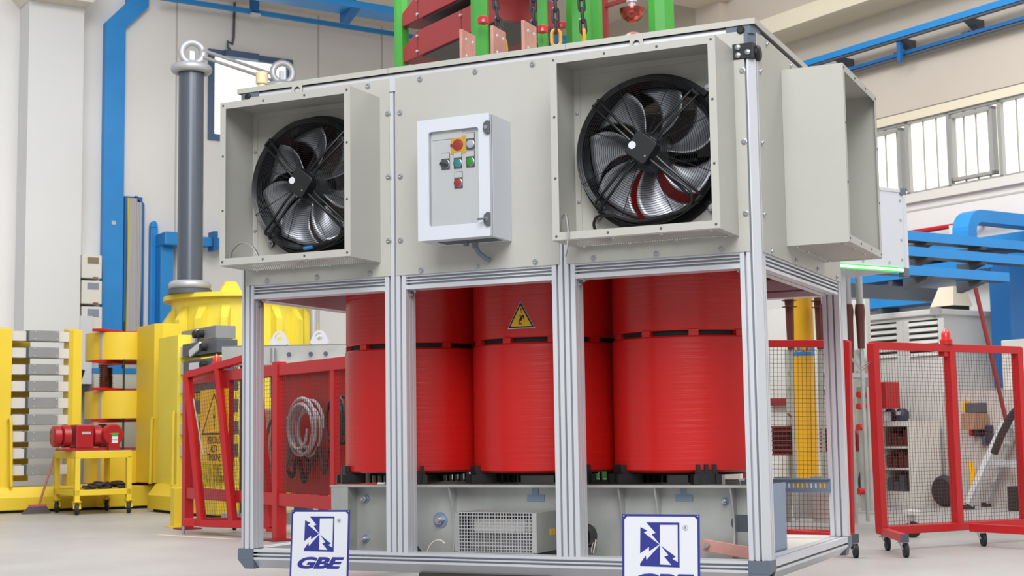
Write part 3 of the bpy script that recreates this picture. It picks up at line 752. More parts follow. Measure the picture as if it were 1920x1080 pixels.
MB().box(hx0+.02, hx1-.02, hy0+.11, hy0+.12, hz0+.01, hz1-.01).build('inner_panel', mat('heater_inner_panel', (150, 146, 140), .6), hb)
for xx in (hx0+.07, hx1-.06): MB().tube([(xx, hy0+.03, hz1-.03), (xx-.004, hy0+.028, hz1-.06), (xx-.008, hy0+.03, hz1-.1)], .004, 6).build('element_clip', M_ZINC, hb, 40)
q = gx(1036, 997, hx1+.0005); MB().box(hx1, hx1+.001, q.y-.03, q.y+.03, q.z-.014, q.z+.014).build('yellow_label', M_YSIGN, hb)
bl = thing('blower', 'small black blower on a bracket standing right of the middle post low in the frame', 'blower', (1.8, .2, ZR))
q0, q1 = gy(1098, 1040, .22), gy(1118, 986, .22)
MB().box(q0.x-.05, q1.x, .22, .224, ZR, q1.z).build('bracket', M_GALV, bl)
MB().cyl(((q0.x+q1.x)/2-.02, .13, ZR+.075), ((q0.x+q1.x)/2-.02, .21, ZR+.075), .055, 24).build('motor', M_BLACK, bl, 40)
MB().box((q0.x+q1.x)/2-.05, (q0.x+q1.x)/2+.02, .12, .2, ZR, ZR+.03).build('foot', M_DGREY, bl)
for e in (0, .012): MB().tube([(q0.x+.02, .2, q1.z-.02), (q0.x+.05+e, .19, q1.z-.06), (q0.x+.055+e, .18, ZR+.06), (q0.x+.045+e, .17, ZR+.004)], .003, 6).build('wire', M_CABC, bl, 40)
def cable(name, label, pts, r, m_, cat='cable', n=8, closed=False, sub=6, group=None):
    P = [V(q) for q in pts]; sm = []
    for i in range(len(P)-1):
        a, b, c_, d_ = P[max(i-1, 0)], P[i], P[i+1], P[min(i+2, len(P)-1)]
        for q in range(sub):
            u = q/sub; sm.append(.5*((2*b)+(c_-a)*u+(2*a-5*b+4*c_-d_)*u*u+(3*b-a-3*c_+d_)*u**3))
    sm.append(P[-1])
    return MB().tube(sm, r, n).build(name, m_, None, 40, label=label, cat=cat, group=group)
Yq = .22
cable('cable', 'thin cream cable looped on the frame floor beside the second post', [gy(800, 1041, Yq), gy(805, 1025, Yq), gy(815, 1015, Yq), gy(826, 1013, Yq), gy(835, 1020, Yq)], .004, M_CABC)
cable('cable', 'dark flat cable end behind the second post low in the frame', [gy(772, 1010, Yq), gy(778, 1022, Yq), gy(788, 1036, Yq), gy(796, 1042, Yq)], .01, M_CABD)

# ------------------------------------------------------------------ two company signs standing in front
def sign(label, tl, tr, wdt):
    """plate from its two upper corners; leans back slightly on a rear strut"""
    ux = (V(tr)-V(tl)); ux.z = 0; ux.normalize(); nrm = V((ux.y, -ux.x, 0))
    topz = (tl.z+tr.z)/2; lean = .035
    uv = (V((0, 0, 1))*topz-nrm*lean*0+(-nrm)*lean).normalized()
    hgt = topz/uv.z; fn_ = ux.cross(uv).normalized(); fn_ = fn_ if fn_.dot(nrm) > 0 else -fn_
    org = V(tl)-uv*hgt; org.z = 0
    t = thing('logo_sign', label, 'sign', org+ux*wdt/2)
    def P(u, v, w=0): return org+ux*u+uv*v+fn_*w
    def flat(pts, m_, name, par, w0, w1):
        return MB().prism(pts, lambda q: P(q[0], q[1], w0), lambda q: P(q[0], q[1], w1)).build(name, m_, par)
    pl = flat([(0, 0), (wdt, 0), (wdt, hgt), (0, hgt)], M_SIGNB, 'plate', t, -.003, 0)
    e = .008; k = .018
    flat([(e, e), (wdt-e, e), (wdt-e, hgt-k), (wdt-k, hgt-e), (k, hgt-e), (e, hgt-k)], M_SIGNW, 'face', t, 0, .0008)
    s = wdt/1260.0            # pixel scale of the close crop: plate spans x 212..1468, top at y 108
    def c(x, y): return ((x-212)*s, hgt-(y-108-(x-212)*.0125)*s)
    for nm, pts in (('mark', [(612, 240), (1148, 248), (1148, 282), (832, 280), (832, 585), (700, 428), (762, 405)]),
                    ('mark', [(1120, 282), (1148, 282), (1148, 940), (1120, 938)]),
                    ('mark', [(514, 315), (628, 368), (570, 400), (822, 585), (655, 690), (655, 622), (508, 725)]),
                    ('mark', [(508, 882), (600, 757), (612, 826), (826, 600), (832, 600), (832, 895), (1018, 902), (1120, 906), (1120, 938), (508, 920)]),
                    ('mark', [(850, 605), (1085, 775), (1030, 805), (1120, 858), (1120, 906), (1016, 902), (900, 772), (968, 752)])):
        flat([c(*q) for q in pts], M_SIGNB, nm, t, .0008, .0016)
    f = lambda u, v, w: P(*(lambda q: (q[0]+u, q[1]+v))(c(795, 1252)), .0012+w)
    text_mesh('lettering', 'GBE', .0625, M_SIGNB, t, f, shear=.3, sx=1.82, offset=.0028, space=.94)
    f2 = lambda u, v, w: P(*(lambda q: (q[0]+u, q[1]+v))(c(1247, 352)), .0012+w)
    text_mesh('registered_letter', 'R', .013, M_INK, t, f2)
    rc = c(1246, 330)
    MB().add([P(rc[0]+math.cos(2*PI*i/24)*r_, rc[1]+math.sin(2*PI*i/24)*r_, .0016) for i in range(24) for r_ in (.0082, .0090)],
             [(2*i, 2*i+1, (2*i+3) % 48, (2*i+2) % 48) for i in range(24)]).build('registered_ring', M_INK, t)
    for u in (.006, wdt-.006):
        MB().cyl(P(u, hgt-.006, 0), P(u, hgt-.006, .002), .003, 10).build('rivet', M_ZINC, t)
    MB().bar(P(wdt/2, hgt*.75, -.004), V((org+ux*wdt/2)-nrm*.2)+V((0, 0, .006)), .03, .006).build('rear_strut', M_GALV, t)
sign('white and blue logo sign standing in front of the left half of the enclosure', dp(547, 955, 6.2), dp(663, 957.5, 6.12), .268)
sign('white and blue logo sign standing in front of the right half of the enclosure', dp(1166.5, 962.5, 4.92), dp(1317.5, 966, 4.82), .268)
# ================================================================== lifting chains
def chain(label, x0, y0, x1, y1, zb, zt, Yc, hook):
    a = gy(x0, y0, Yc); b = gy(x1, y1, Yc); k = (b-a)/(b.z-a.z)
    lo = a+k*(zb-a.z); hi = a+k*(zt-a.z); d = (hi-lo).normalized()
    t = thing('lifting_chain', label, 'chain', lo, group='chains lifting the enclosure')
    L, Wd, r = .038, .0125, .0078        # half straight+bend length, half width, wire
    def link(r_, Wd_, L_):
        pts = [(Wd_*math.cos(a_), 0, (L_-Wd_)+Wd_*math.sin(a_)) for a_ in [PI*i/8 for i in range(9)]]+[(Wd_*math.cos(a_), 0, -(L_-Wd_)+Wd_*math.sin(a_)) for a_ in [PI+PI*i/8 for i in range(9)]]
        return MB('l').tube(pts, r_, 8, True)
    src = None; n = int((hi-lo).length/.058); rot = d.to_track_quat('Z', 'Y').to_matrix().to_4x4()
    for i in range(n):
        big = hook and i == hook-1
        if big:
            o = link(.009, .022, .042).build('shackle', M_CHAINY if hook != 1 else M_CHAIN, t, 40)
        elif hook and i < hook-1: continue
        elif src is None: src = o = link(r, Wd, L).build('link', M_CHAIN, t, 40)
        else: o = copy_mesh(src, 'link', t, (0, 0, 0))
        o.matrix_local = Matrix.Translation(d*(.03+i*.058)) @ rot @ Matrix.Rotation(PI/2*(i % 2)+.5, 4, 'Z')
    return t
chain('steel lifting chain behind the middle copper plate, ending in a grey shackle', 937, 60, 929, 0, 2.52, 3.5, .72, 4)
chain('steel lifting chain passing behind the right copper plate', 1002, 92, 1000, 0, 2.50, 3.5, .80, 0)
chain('steel lifting chain with a paint-flecked hook between two green posts', 1043, 84, 1041, 0, 2.52, 3.5, .72, 4)
chain('steel lifting chain in front of the wide green post, with a yellow end ring', 1095, 72, 1090, 0, 2.56, 3.5, .72, 3)

# ================================================================== room shell
def S(name, m, mt, **k): return m.build(name, mt, None, kind='structure', **k)
m = MB('r'); m.box(-30, 14, -6, 16, -.1, 0); S('floor', m, M_FLOOR)
# left window cut-outs are built from wall pieces
wa, wb = wl(390, 93), wl(548, 112); wlo = wl(388, 262); wy0, wy1, wz0_, wz1_ = wa.y, wb.y, wlo.z, (wa.z+wb.z)/2
m = MB('r'); y0_, y1_ = 2.0, YF
m.box(XL-.3, XL, y0_, wy0, 0, 8.5); m.box(XL-.3, XL, wy1, y1_+.3, 0, 8.5); m.box(XL-.3, XL, wy0, wy1, 0, wz0_); m.box(XL-.3, XL, wy0, wy1, wz1_, 8.5)
S('wall_left', m, M_WALL)
for i, x in enumerate((331, 597, 716)):
    y = wl(x, 100).y; m = MB('r'); m.box(XL, XL+.004, y-.012, y+.012, 0, 6.9); S('trim_%d' % (i+1), m, mat('panel_joint', (196, 191, 186), .8))
m = MB('r'); f = .09
m.box(XL-.06, XL+.03, wy0, wy1, wz1_-f, wz1_); m.box(XL-.06, XL+.03, wy0, wy1, wz0_, wz0_+f); m.box(XL-.06, XL+.03, wy0, wy0+f, wz0_+f, wz1_-f); m.box(XL-.06, XL+.03, wy1-f, wy1, wz0_+f, wz1_-f)
wf_ = S('window_1', m, M_WINB)
MB('r').box(XL-.05, XL-.03, wy0+f, wy1-f, wz0_+f, wz1_-f).build('pane', M_WIN, wf_)
q = wl(450, 105); MB('r').box(XL+.03, XL+.1, q.y-.25, q.y+.25, q.z-.05, q.z+.04).build('opener', M_WINB, wf_)
# concrete column in front of the left wall
ca, cb_ = wl(50, 300, .45), wl(154, 300, .45)
m = MB('r'); m.box(XL, XL+.45, ca.y, cb_.y, 0, 8.5)
S('wall_column', m, M_COLM)
zt_c = wl(150, 14, .45).z
m = MB('r'); m.prism([(ca.y-.02, zt_c), (cb_.y+.02, zt_c), (cb_.y+.12, zt_c+.12), (cb_.y+.12, zt_c+1.2), (ca.y-.12, zt_c+1.2), (ca.y-.12, zt_c+.12)], lambda p: (XL, p[0], p[1]), lambda p: (XL+.75, p[0], p[1]))
S('trim_4', m, M_CEIL)
# ceiling strip over the left bay
cz = wl(600, 31).z
m = MB('r'); m.box(XL, XL+4.6, wl(240, 0).y, YF, cz, cz+.2); S('ceiling', m, M_CEIL)
m = MB('r'); m.box(XL+4.0, XL+4.6, wl(240, 0).y, YF, cz-.35, cz); S('trim_5', m, M_CEIL)
# window wall
za, zb2 = wf(1700, 367).z, wf(1700, 229).z        # window band
xw0, xw1 = wf(1560, 300).x, 6
m = MB('r'); m.box(XL-.3, xw1, YF, YF+.3, 0, za); S('wall_lower', m, M_WALL)
m = MB('r'); m.box(XL-.3, xw1, YF, YF+.3, zb2, 8.5); m.box(XL-.3, xw0, YF, YF+.3, za, zb2)
S('wall_right', m, M_WALLR)
zt2 = wf(1700, 213).z
m = MB('r'); m.box(-16, xw1, YF-.02, YF, zt2, zt2+.02); S('trim_6', m, mat('dark_joint', (120, 112, 108), .7))
m = MB('r'); m.box(-16, xw1, YF-.05, YF, zb2, zt2); S('trim_7', m, M_BEAM)
m = MB('r'); m.box(-16, xw1, YF-.06, YF, za-.1, za); S('trim_8', m, M_OFFW)
m = MB('r'); m.box(-15.2, xw1, YF-.53, YF, 5.66, 5.87); S('trim_9', m, M_BEAM)
m = MB('r'); q0, q1 = wf(1316, 20), wf(1362, 20); m.box(q0.x, q1.x, YF-.12, YF, 0, 8.5); S('trim_10', m, M_WALLR)
m = MB('r'); z_ = wf(1760, 385).z; m.box(-16, xw1, YF-.006, YF, z_-.02, z_); S('trim_11', m, mat('panel_joint', (196, 191, 186), .8))
m = MB('r'); z_ = wf(1520, 100).z+.35; m.box(-16, xw1, YF-.006, YF, z_-.012, z_); S('trim_12', m, mat('panel_joint', (196, 191, 186), .8))
m = MB('r'); m.box(-16, xw1, YF-.05, YF, 0, .12); S('baseboard_right', m, M_OFFW)
# windows of channel glass: fixed lights and framed opening lights
bounds = [1560, 1613, 1702, 1780, 1877, 1960, 2060]
fr = [False, True, False, True, False, True]
wn = 1
for i in range(6):
    xa, xb = wf(bounds[i], 300).x, wf(bounds[i+1], 300).x; wn += 1
    m = MB('r'); e = .035; m.box(xa, xa+e, YF-.02, YF+.06, za, zb2); m.box(xb-.012, xb, YF-.02, YF+.06, za, zb2); m.box(xa, xb, YF-.02, YF+.06, zb2-.03, zb2); m.box(xa, xb, YF-.02, YF+.06, za, za+.03)
    if fr[i]:
        for d_ in (.055,):
            m.box(xa+d_, xa+d_+.035, YF-.05, YF+.03, za+d_, zb2-d_); m.box(xb-d_-.035, xb-d_, YF-.05, YF+.03, za+d_, zb2-d_)
            m.box(xa+d_, xb-d_, YF-.05, YF+.03, za+d_, za+d_+.035); m.box(xa+d_, xb-d_, YF-.05, YF+.03, zb2-d_-.035, zb2-d_)
    k = 4 if fr[i] else 3
    for j in range(1, k):
        xx = xa+e+(xb-xa-e)*j/k; m.box(xx-.006, xx+.006, YF+.02, YF+.05, za, zb2)
    w_ = S('window_%d' % wn, m, M_WINF)
    MB('r').box(xa+.01, xb-.005, YF+.04, YF+.055, za+.01, zb2-.01).build('pane', M_WINW, w_)

# ================================================================== services on the left wall
BD = .12
qa, qb = wl(195, 300, BD), wl(233, 300, BD); qt = wl(214, 60, BD).z
t = rthing('cable_duct', 'broad sky-blue cable duct rising beside the white column, bending near the top', 'duct', (XL+BD/2, (qa.y+qb.y)/2, 0))
m = MB('r'); e = wl(232, 52, BD); s_ = wl(200, 42, BD)
top0, top1 = wl(240, 3, BD), wl(279, 6, BD); CZT = wl(600, 31).z-.01
m.box(XL+.003, XL+BD, qa.y, qb.y, 0, s_.z)
m.build('riser', M_BLUE, t)
m = MB('r')
P4 = [(qa.y, s_.z), (qb.y, e.z), (top1.y, top1.z-.05), (top1.y, CZT), (top0.y, CZT), (top0.y, top0.z)]
m.prism(P4, lambda p: (XL+.003, p[0], p[1]), lambda p: (XL+BD+.001, p[0], p[1])); m.build('bend', M_BLUE, t)
q = wl(213, 418, BD+.001); MB('r').cyl((XL+BD, q.y, q.z), (XL+BD+.01, q.y, q.z), .03, 12).build('screw', M_ZINC, t, 40)
MTR = 'stacked wall meters'
for i, (ya, yb, word) in enumerate(((477, 524, 'topmost of the three wall meters, with the amber screen'), (525, 572, 'middle of the three wall meters on the left wall'), (574, 640, 'lowest of the three wall meters, half hidden by a white sheet'))):
    a, b = wl(153, ya, .35), wl(191, yb, .35)
    t = rthing('wall_meter', word, 'meter', (XL+.2, (a.y+b.y)/2, b.z), group=None)
    MB('r').box(XL+.003, XL+.35, a.y, b.y, b.z+.01, a.z).build('housing', M_OFFW, t, bevel=.01)
    p_, r_ = wl(164, ya+5, .351), wl(185, ya+(18 if i < 2 else 20), .351)
    MB('r').box(XL+.35, XL+.356, p_.y, r_.y, r_.z, p_.z).build('screen', M_SCRN2 if i == 0 else M_SCRN, t)
    p_, r_ = wl(174, ya+42, .351), wl(184, ya+44.5, .351)
    MB('r').box(XL+.35, XL+.353, p_.y, r_.y, r_.z, p_.z).build('name_plate', M_REDD, t)
a, b = wl(150, 592, .42), wl(172, 720, .42)
MB('r').box(XL+.40, XL+.42, a.y, b.y, b.z, a.z).build('paper_sheet', M_SIGNW, label='blank white sheet in front of the lowest wall meter', cat='sheet')
# open cable tray with its bundle of cables
ta, tb_ = wl(234, 372, .1), wl(271, 372, .1); ztp = wl(250, 367, .1).z
m = MB('r'); m.box(XL+.003, XL+.02, ta.y, tb_.y, 0, ztp); m.box(XL+.02, XL+.1, ta.y, ta.y+.03, 0, ztp-.02); m.box(XL+.02, XL+.1, tb_.y-.03, tb_.y, 0, ztp-.1)
m.prism([(tb_.y-.03, ztp-.1), (tb_.y, ztp-.1), (tb_.y-.09, ztp), (tb_.y-.12, ztp)], lambda p: (XL+.02, p[0], p[1]), lambda p: (XL+.1, p[0], p[1]))
m.box(XL+.02, XL+.03, ta.y, tb_.y-.1, ztp-.01, ztp)
m.build('cable_tray', M_BLUED, label='open upright blue cable tray on the left wall holding grey cables', cat='cable tray')
n = 8
for i in range(n):
    yy = ta.y+.055+(tb_.y-ta.y-.11)*i/(n-1); pts = []
    for k in range(11):
        f_ = k/10; pts.append(r2w((XL+.075, yy+.015*math.sin(f_*7+i)*(1-f_)+(.02 if f_ > .9 else 0)*(1 if i > 4 else 0), ztp-.03-(.05 if i > 5 else 0)-(ztp-.1)*f_)))
    lab = 'yellow and green cable at the left of the upright blue cable tray' if i == 0 else 'grey cable running down inside the upright blue cable tray'
    o = MB().tube(pts, .028 if i else .02, 8).build('power_cable', M_CABG if i else mat('yellow_green_cable', (206, 186, 40), .5), None, 40, label=lab, cat='cable')
    if i: o['group'] = 'grey cables in the upright tray'
a, b = wl(283, 440, .1), wl(296.5, 440, .1); zt_ = wl(290, 414, .1).z
m = MB('r'); m.box(XL+.003, XL+.1, a.y, b.y, 0, zt_-.09); m.prism([((a.y+b.y)/2+(b.y-a.y)/2*math.cos(q_), zt_-.09+.09*math.sin(q_)) for q_ in [PI*i/10 for i in range(11)]], lambda p: (XL+.003, p[0], p[1]), lambda p: (XL+.1, p[0], p[1]))
m.build('cable_duct', M_BLUE, label='narrow round-topped blue duct on the left wall right of the grey cables', cat='duct', bevel=.01)
a, b = wl(301, 500, .3), wl(325, 500, .3); zt_ = wl(315, 437, .3); zl_ = wl(315, 462, .3)
t = rthing('cable_duct', 'blue duct behind the grey bushing, turning into a level arm to the right', 'duct', (XL+.15, a.y, 0))
MB('r').box(XL+.003, XL+.3, a.y, b.y, 0, zl_.z).build('riser', M_BLUE, t)
q = wl(340, 440, .3); MB('r').box(XL+.003, XL+.45, a.y, q.y, zl_.z, zt_.z).build('elbow', M_BLUE, t, bevel=.02)
q2 = wl(414, 440, .3); MB('r').box(XL+.1, XL+.3, q.y, q2.y+1.5, zl_.z+.04, zt_.z-.02).build('arm', M_BLUE, t)
for x in (402,): 
    q = wl(x, 445, .3); MB('r').box(XL+.15, XL+.35, q.y-.03, q.y+.03, zl_.z-.02, zt_.z+.06).build('clamp', M_BLUED, t)
# pipes and trays under the ceiling
t = rthing('service_pipe', 'thin blue square pipe running high along the left wall above the window', 'pipe', (XL+.5, wl(500, 28).y, 6.7))
pa, pb = wl(300, -5, .35), wl(760, 69.5, .35)
MB('r').bar((XL+.35, pa.y, pa.z), (XL+.35, pb.y+2.5, pa.z), .055, .06).build('pipe', M_BLUE, t)
q = wl(477, 15, .35); MB('r').box(XL+.3, XL+.4, q.y-.05, q.y+.05, pa.z, pa.z+.6).build('hanger', M_BLUED, t)
q = wl(477, 15, .35); MB('r').box(XL+.28, XL+.42, q.y-.07, q.y+.07, pa.z-.055, pa.z-.03).build('clip', M_SIGNW, t)
t = rthing('ceiling_tray', 'wide blue cable tray hung under the left ceiling beside the green posts', 'cable tray', (XL+2.6, wl(600, 28).y, 6.0))
p0, p1 = wl(520, 2, 2.5), wl(738, 36, 2.5)
MB('r').box(XL+2.5, XL+2.85, p0.y-1.5, p1.y+2.6, p1.z-.045, p1.z+.045).build('tray', M_BLUE, t)
q = wl(645, 25, 2.5); m = MB('r'); m.prism([(XL+2.5, p1.z-.045), (XL+2.85, p1.z-.045), (XL+2.53, p1.z-.17), (XL+2.5, p1.z-.17)], lambda p: (p[0], q.y-.06, p[1]), lambda p: (p[0], q.y+.06, p[1])); m.build('bracket', M_BLUED, t)
MB('r').box(XL+2.72, XL+2.78, q.y-.03, q.y+.03, p1.z+.07, cz).build('hanger', M_BLUED, t)
q0, q1 = wl(440, 18, .02), wl(438, 70, .02); q2 = wl(427, 84, .02); q3 = wl(432, 94, .03)
m = MB(); m.tube([r2w(p) for p in ((q0.x, q0.y, cz), (q1.x, q1.y, q1.z), (q1.x, q1.y-.02, q1.z-.1), (q2.x, q2.y, q2.z+.05), (q2.x, q2.y, q2.z-.03), (q3.x, q3.y, q3.z))], .018, 8)
m.build('wall_conduit', M_DGREY, None, 40, label='thin grey conduit dropping from the ceiling to the window on the left wall', cat='conduit')
# ceiling floodlight seen behind the green posts
c = dp(818, 52, 17); t = thing('ceiling_lamp', 'small white floodlight glowing behind the red laminate beams', 'lamp', c)
MB().obox(c+V((0, 0, .05)), RX, RY, (0, 0, 1), .14, .14, .06).build('housing', M_GALV, t, bevel=.01)
MB().obox(c+V((0, 0, -.02)), RX, RY, (0, 0, 1), .11, .11, .012).build('lens', M_LAMP, t)
MB().bar(c+V((0, 0, .1)), V((c.x, c.y, 6.8)), .03).build('stem', M_BLUED, t)

# ================================================================== yellow tank with its tall bushings
TD = 17.3; tc = rd(451, 700, TD); tx, ty = tc.x, tc.y
hw = 137/FPX*TD; zt_ = CAM.z+(822-560)/FPX*TD
t = rthing('yellow_tank', 'lemon-yellow ribbed steel tank by the left wall carrying the grey bushings', 'tank', (tx, ty, 0))
m = MB('r'); m.lathe([(0, .12), (hw*.93, .12), (hw*.93, zt_-.05), (0, zt_-.05)], (tx, ty, 0), 48); m.build('body', M_YELT, t, 40)
m = MB('r'); m.lathe([(0, zt_-.05), (hw*1.04, zt_-.05), (hw*1.04, zt_), (0, zt_)], (tx, ty, 0), 48); m.build('cover', M_YELT, t, 40)
for i in range(18):
    a = 2*PI*i/18+.1; d = V((math.cos(a), math.sin(a), 0)); s = V((-d.y, d.x, 0)); c = V((tx, ty, 0))+d*(hw*.93)
    m = MB('r'); m.hexa([c+s*-.05+V((0, 0, .2)), c+s*.05+V((0, 0, .2)), c+s*.04+d*.11+V((0, 0, .35)), c-s*.04+d*.11+V((0, 0, .35)),
            c+s*-.05+V((0, 0, zt_-.14)), c+s*.05+V((0, 0, zt_-.14)), c+s*.04+d*.11+V((0, 0, zt_-.3)), c-s*.04+d*.11+V((0, 0, zt_-.3))]); m.build('rib', M_YELT, t)
for px__, pz_ in ((432, 545),):
    q = rd(px__, pz_, TD-.6); m = MB('r'); m.prism([(-.14, 0), (.14, 0), (.06, .13), (-.06, .13)], lambda p: (q.x-.03, q.y+p[0], zt_+p[1]), lambda p: (q.x+.03, q.y+p[0], zt_+p[1])); m.build('lifting_lug', M_YELT, t)
m = MB('r'); m.box(tx-hw*.8, tx+hw*.8, ty-hw*.8, ty+hw*.8, 0, .12); m.build('skid', M_DGREY, t)
q = rd(588, 630, TD-.2); m = MB('r'); m.cyl((q.x, q.y, 1.0), (q.x, q.y, zt_-.15), .045, 14); m.build('vent_pipe', M_CORONA, t, 40)
def bushing(px_c, ptop, dpt, label, lab2):
    c = rd(px_c-2, 540, dpt); zt = CAM.z+(823-ptop)/FPX*dpt; zb_ = zt_
    t = rthing('bushing', label, 'bushing', (c.x, c.y, zb_))
    MB('r').lathe([(0, zb_), (.25, zb_), (.25, zb_+.05), (.19, zb_+.05), (.19, zb_+.07), (0, zb_+.07)], (c.x, c.y, 0), 32).build('flange', M_DGREY, t, 40)
    MB('r').torus((c.x, c.y, zb_+.10), (0, 0, 1), .19, .055, 40, 14).build('lower_ring', M_CORONA, t, 60)
    MB('r').lathe([(0, zb_+.1), (.146, zb_+.1), (.146, zt), (0, zt)], (c.x, c.y, 0), 32).build('tube', M_BUSH, t, 40)
    MB('r').torus((c.x, c.y, zt+.02), (0, 0, 1), .185, .055, 40, 14).build('upper_ring', M_CORONA, t, 60)
    MB('r').lathe([(0, zt), (.19, zt), (.17, zt+.05), (0, zt+.07)], (c.x, c.y, 0), 32).build('cap', M_CORONA, t, 40)
    vr = MB('r').torus((c.x+.03, c.y, zt+.21), (1, -.25, 0), .125, .042, 36, 12); vr.build('vertical_ring', M_CORONA, t, 60)
    MB('r').box(c.x-.02, c.x+.02, c.y-.03, c.y+.03, zt+.02, zt+.24).build('stud', M_SIGNW, t)
    return (c.x, c.y, zt+.21)
b1 = bushing(358, 126, 16.8, 'tall slate-grey bushing with two white corona rings on the left of the yellow tank', 0)
b2 = bushing(530, 165, 17.9, 'second grey bushing, mostly hidden behind the left end of the enclosure top', 0)
m = MB('r')
for e in (-.03, .05): m.cyl((b1[0]+.1, b1[1]+.1, b1[2]-.02+e), (b2[0]-.05, b2[1]-.1, b2[2]-.06+e), .02, 10)
m.build('connecting_bar', M_CORONA, None, 40, label='pair of thin silver bars joining the tops of the two grey bushings', cat='bar')
q = rd(491, 150, 17.5); t = rthing('post_insulator', 'slim cream post insulator under the bars in front of the bright window', 'insulator', (q.x, q.y, zt_))
MB('r').cyl((q.x, q.y, zt_), (q.x, q.y, q.z-.02), .05, 14).build('rod', mat('cream_resin', (228, 216, 170), .4), t, 40)
MB('r').cyl((q.x, q.y, q.z-.05), (q.x, q.y, q.z+.09), .075, 16).build('clamp', mat('cream_resin', (228, 216, 170), .4), t, 40)

# ================================================================== yellow test reactors on the left
def plinth(par, x0, x1, y0, y1, h=.27, face='x'):
    m = MB('r'); c = .09
    P = [(0, .03), (0, h*.62), (c, h), (1-c, h), (1, h*.62), (1, .03)]
    if face == 'x': m.prism([(x1, .03), (x1, h*.6), (x1-c, h), (x0+c, h), (x0, h*.6), (x0, .03)], lambda p: (p[0], y0, p[1]), lambda p: (p[0], y1, p[1]))
    else: m.prism([(y0, .03), (y0, h*.6), (y0+c, h), (y1-c, h), (y1, h*.6), (y1, .03)], lambda p: (x0, p[0], p[1]), lambda p: (x1, p[0], p[1]))
    m.build('plinth', M_YEL, par, bevel=.006)
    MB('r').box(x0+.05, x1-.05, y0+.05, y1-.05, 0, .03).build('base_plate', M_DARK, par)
def ypost(par, x0, x1, y0, y1, z0, z1):
    m = MB('r'); c = min(x1-x0, y1-y0)*.28
    m.prism([(x0, y0), (x1-c, y0), (x1, y0+c), (x1, y1), (x0, y1)], lambda p: (p[0], p[1], z0), lambda p: (p[0], p[1], z1+(.03 if p[0] == x0 else 0)))
    m.build('post', M_YEL, par, bevel=.004)
def handle(par, x, y, z0, z1, dx, dy):
    MB('r').tube([(x, y, z1-.02), (x+dx*.7, y+dy*.7, z1), (x+dx, y+dy, z1-.05), (x+dx*1.3, y+dy*1.3, (z0+z1)/2), (x+dx*1.6, y+dy*1.6, z0)], .017, 8).build('handle', M_YEL, par, 40)
# --- left stack
XA = -15.95; yA = fl(20, 962).y
t = rthing('resistor_stack', 'stack of grey blocks between two yellow posts at the left edge, behind the broom', 'resistor stack', (XA-.3, yA+.5, 0))
zt_s = rd(75, 618, 15.6).z; pt = .181
plinth(t, XA-.62, XA, yA-.35, yA+.95, .27, 'x')
pA0, pA1 = xp(-22, 800, XA-.12).y, xp(20, 800, XA-.12).y
ypost(t, XA-.36, XA-.12, pA0, pA1, .26, xp(10, 616, XA-.12).z)
pB0, pB1 = xp(129, 800, XA-.12).y, xp(152, 800, XA-.12).y
ypost(t, XA-.36, XA-.12, pB0, pB1, .26, xp(140, 619, XA-.12).z)
bya, byb = xp(54, 700, XA-.1).y, xp(110, 700, XA-.1).y
for k in range(9):
    zc = xp(80, 629.5+31.4*k, XA-.1).z
    bk = MB('r').box(XA-.28, XA-.1, bya, byb, zc-.058, zc+.058).build('grey_block', M_GREYB, t, bevel=.004)
    MB('r').box(XA-.34, XA-.16, pA1, bya-.002, zc-.055, zc+.05).build('spacer_block', M_SPACER, bk)
    MB('r').box(XA-.34, XA-.16, byb+.002, pB0, zc-.055, zc+.05).build('spacer_block', M_SPACER, bk)
    MB('r').box(XA-.27, XA-.155, bya-.018, bya, zc-.058, zc+.058).build('end_cap', M_DGREY, bk)
    for yy in (bya+.06, byb-.02):
        for zz in (-.038, .04): MB('r').cyl((XA-.1, yy, zc+zz), (XA-.094, yy, zc+zz), .009, 8).build('screw', M_CORONA, bk)
for k in range(9):
    zc = xp(80, 645+31.4*k, XA-.3).z; MB('r').box(XA-.56, XA-.4, pA0, pA0+.5, zc-.03, zc+.03).build('rear_rung', M_YEL, t)
MB('r').box(XA-.6, XA-.56, pA0-.02, pA0+.36, .26, zt_s-.1).build('rear_panel', M_YELO, t)
handle(t, XA-.1, pA1-.03, .28, xp(12, 784, XA-.1).z, .03, .02)
# --- drum reactor behind the trolley
dc = rd(228, 800, 16.7); dx, dy = dc.x, dc.y; rD = .415
t = rthing('drum_reactor', 'yellow reactor of three stacked drums on brown ribbed insulators, behind the trolley', 'reactor', (dx, dy, 0))
AN = -.92
zz = lambda y: CAM.z+(825-y)/FPX*16.25
plinth(t, dx-.6, dx+.65, dy-.45, dy+.45, .25, 'y')
for k, (a, b) in enumerate(((621, 673), (732, 784), (845, 905))):
    d_ = MB('r').lathe([(0, zz(b)), (rD, zz(b)), (rD, zz(a)), (0, zz(a))], (dx, dy, 0), 40).build('drum', M_YEL, t, 40)
    MB('r').obox((dx+math.cos(AN)*(rD+.004), dy+math.sin(AN)*(rD+.004), (zz(a)+zz(b))/2), (-math.sin(AN), math.cos(AN), 0), (math.cos(AN), math.sin(AN), 0), (0, 0, 1), .018, .006, (zz(a)-zz(b))/2).build('steel_rod', M_CORONA, d_)
    for z_ in (zz(a)+.022, zz(b)-.022):
        m = MB('r')
        for q in range(3):
            an = AN+q*2*PI/3; m.obox((dx+math.cos(an)*.26, dy+math.sin(an)*.26, z_), (math.cos(an), math.sin(an), 0), (-math.sin(an), math.cos(an), 0), (0, 0, 1), .24, .06, .014)
        m.build('spider_flange', M_REDP, d_)
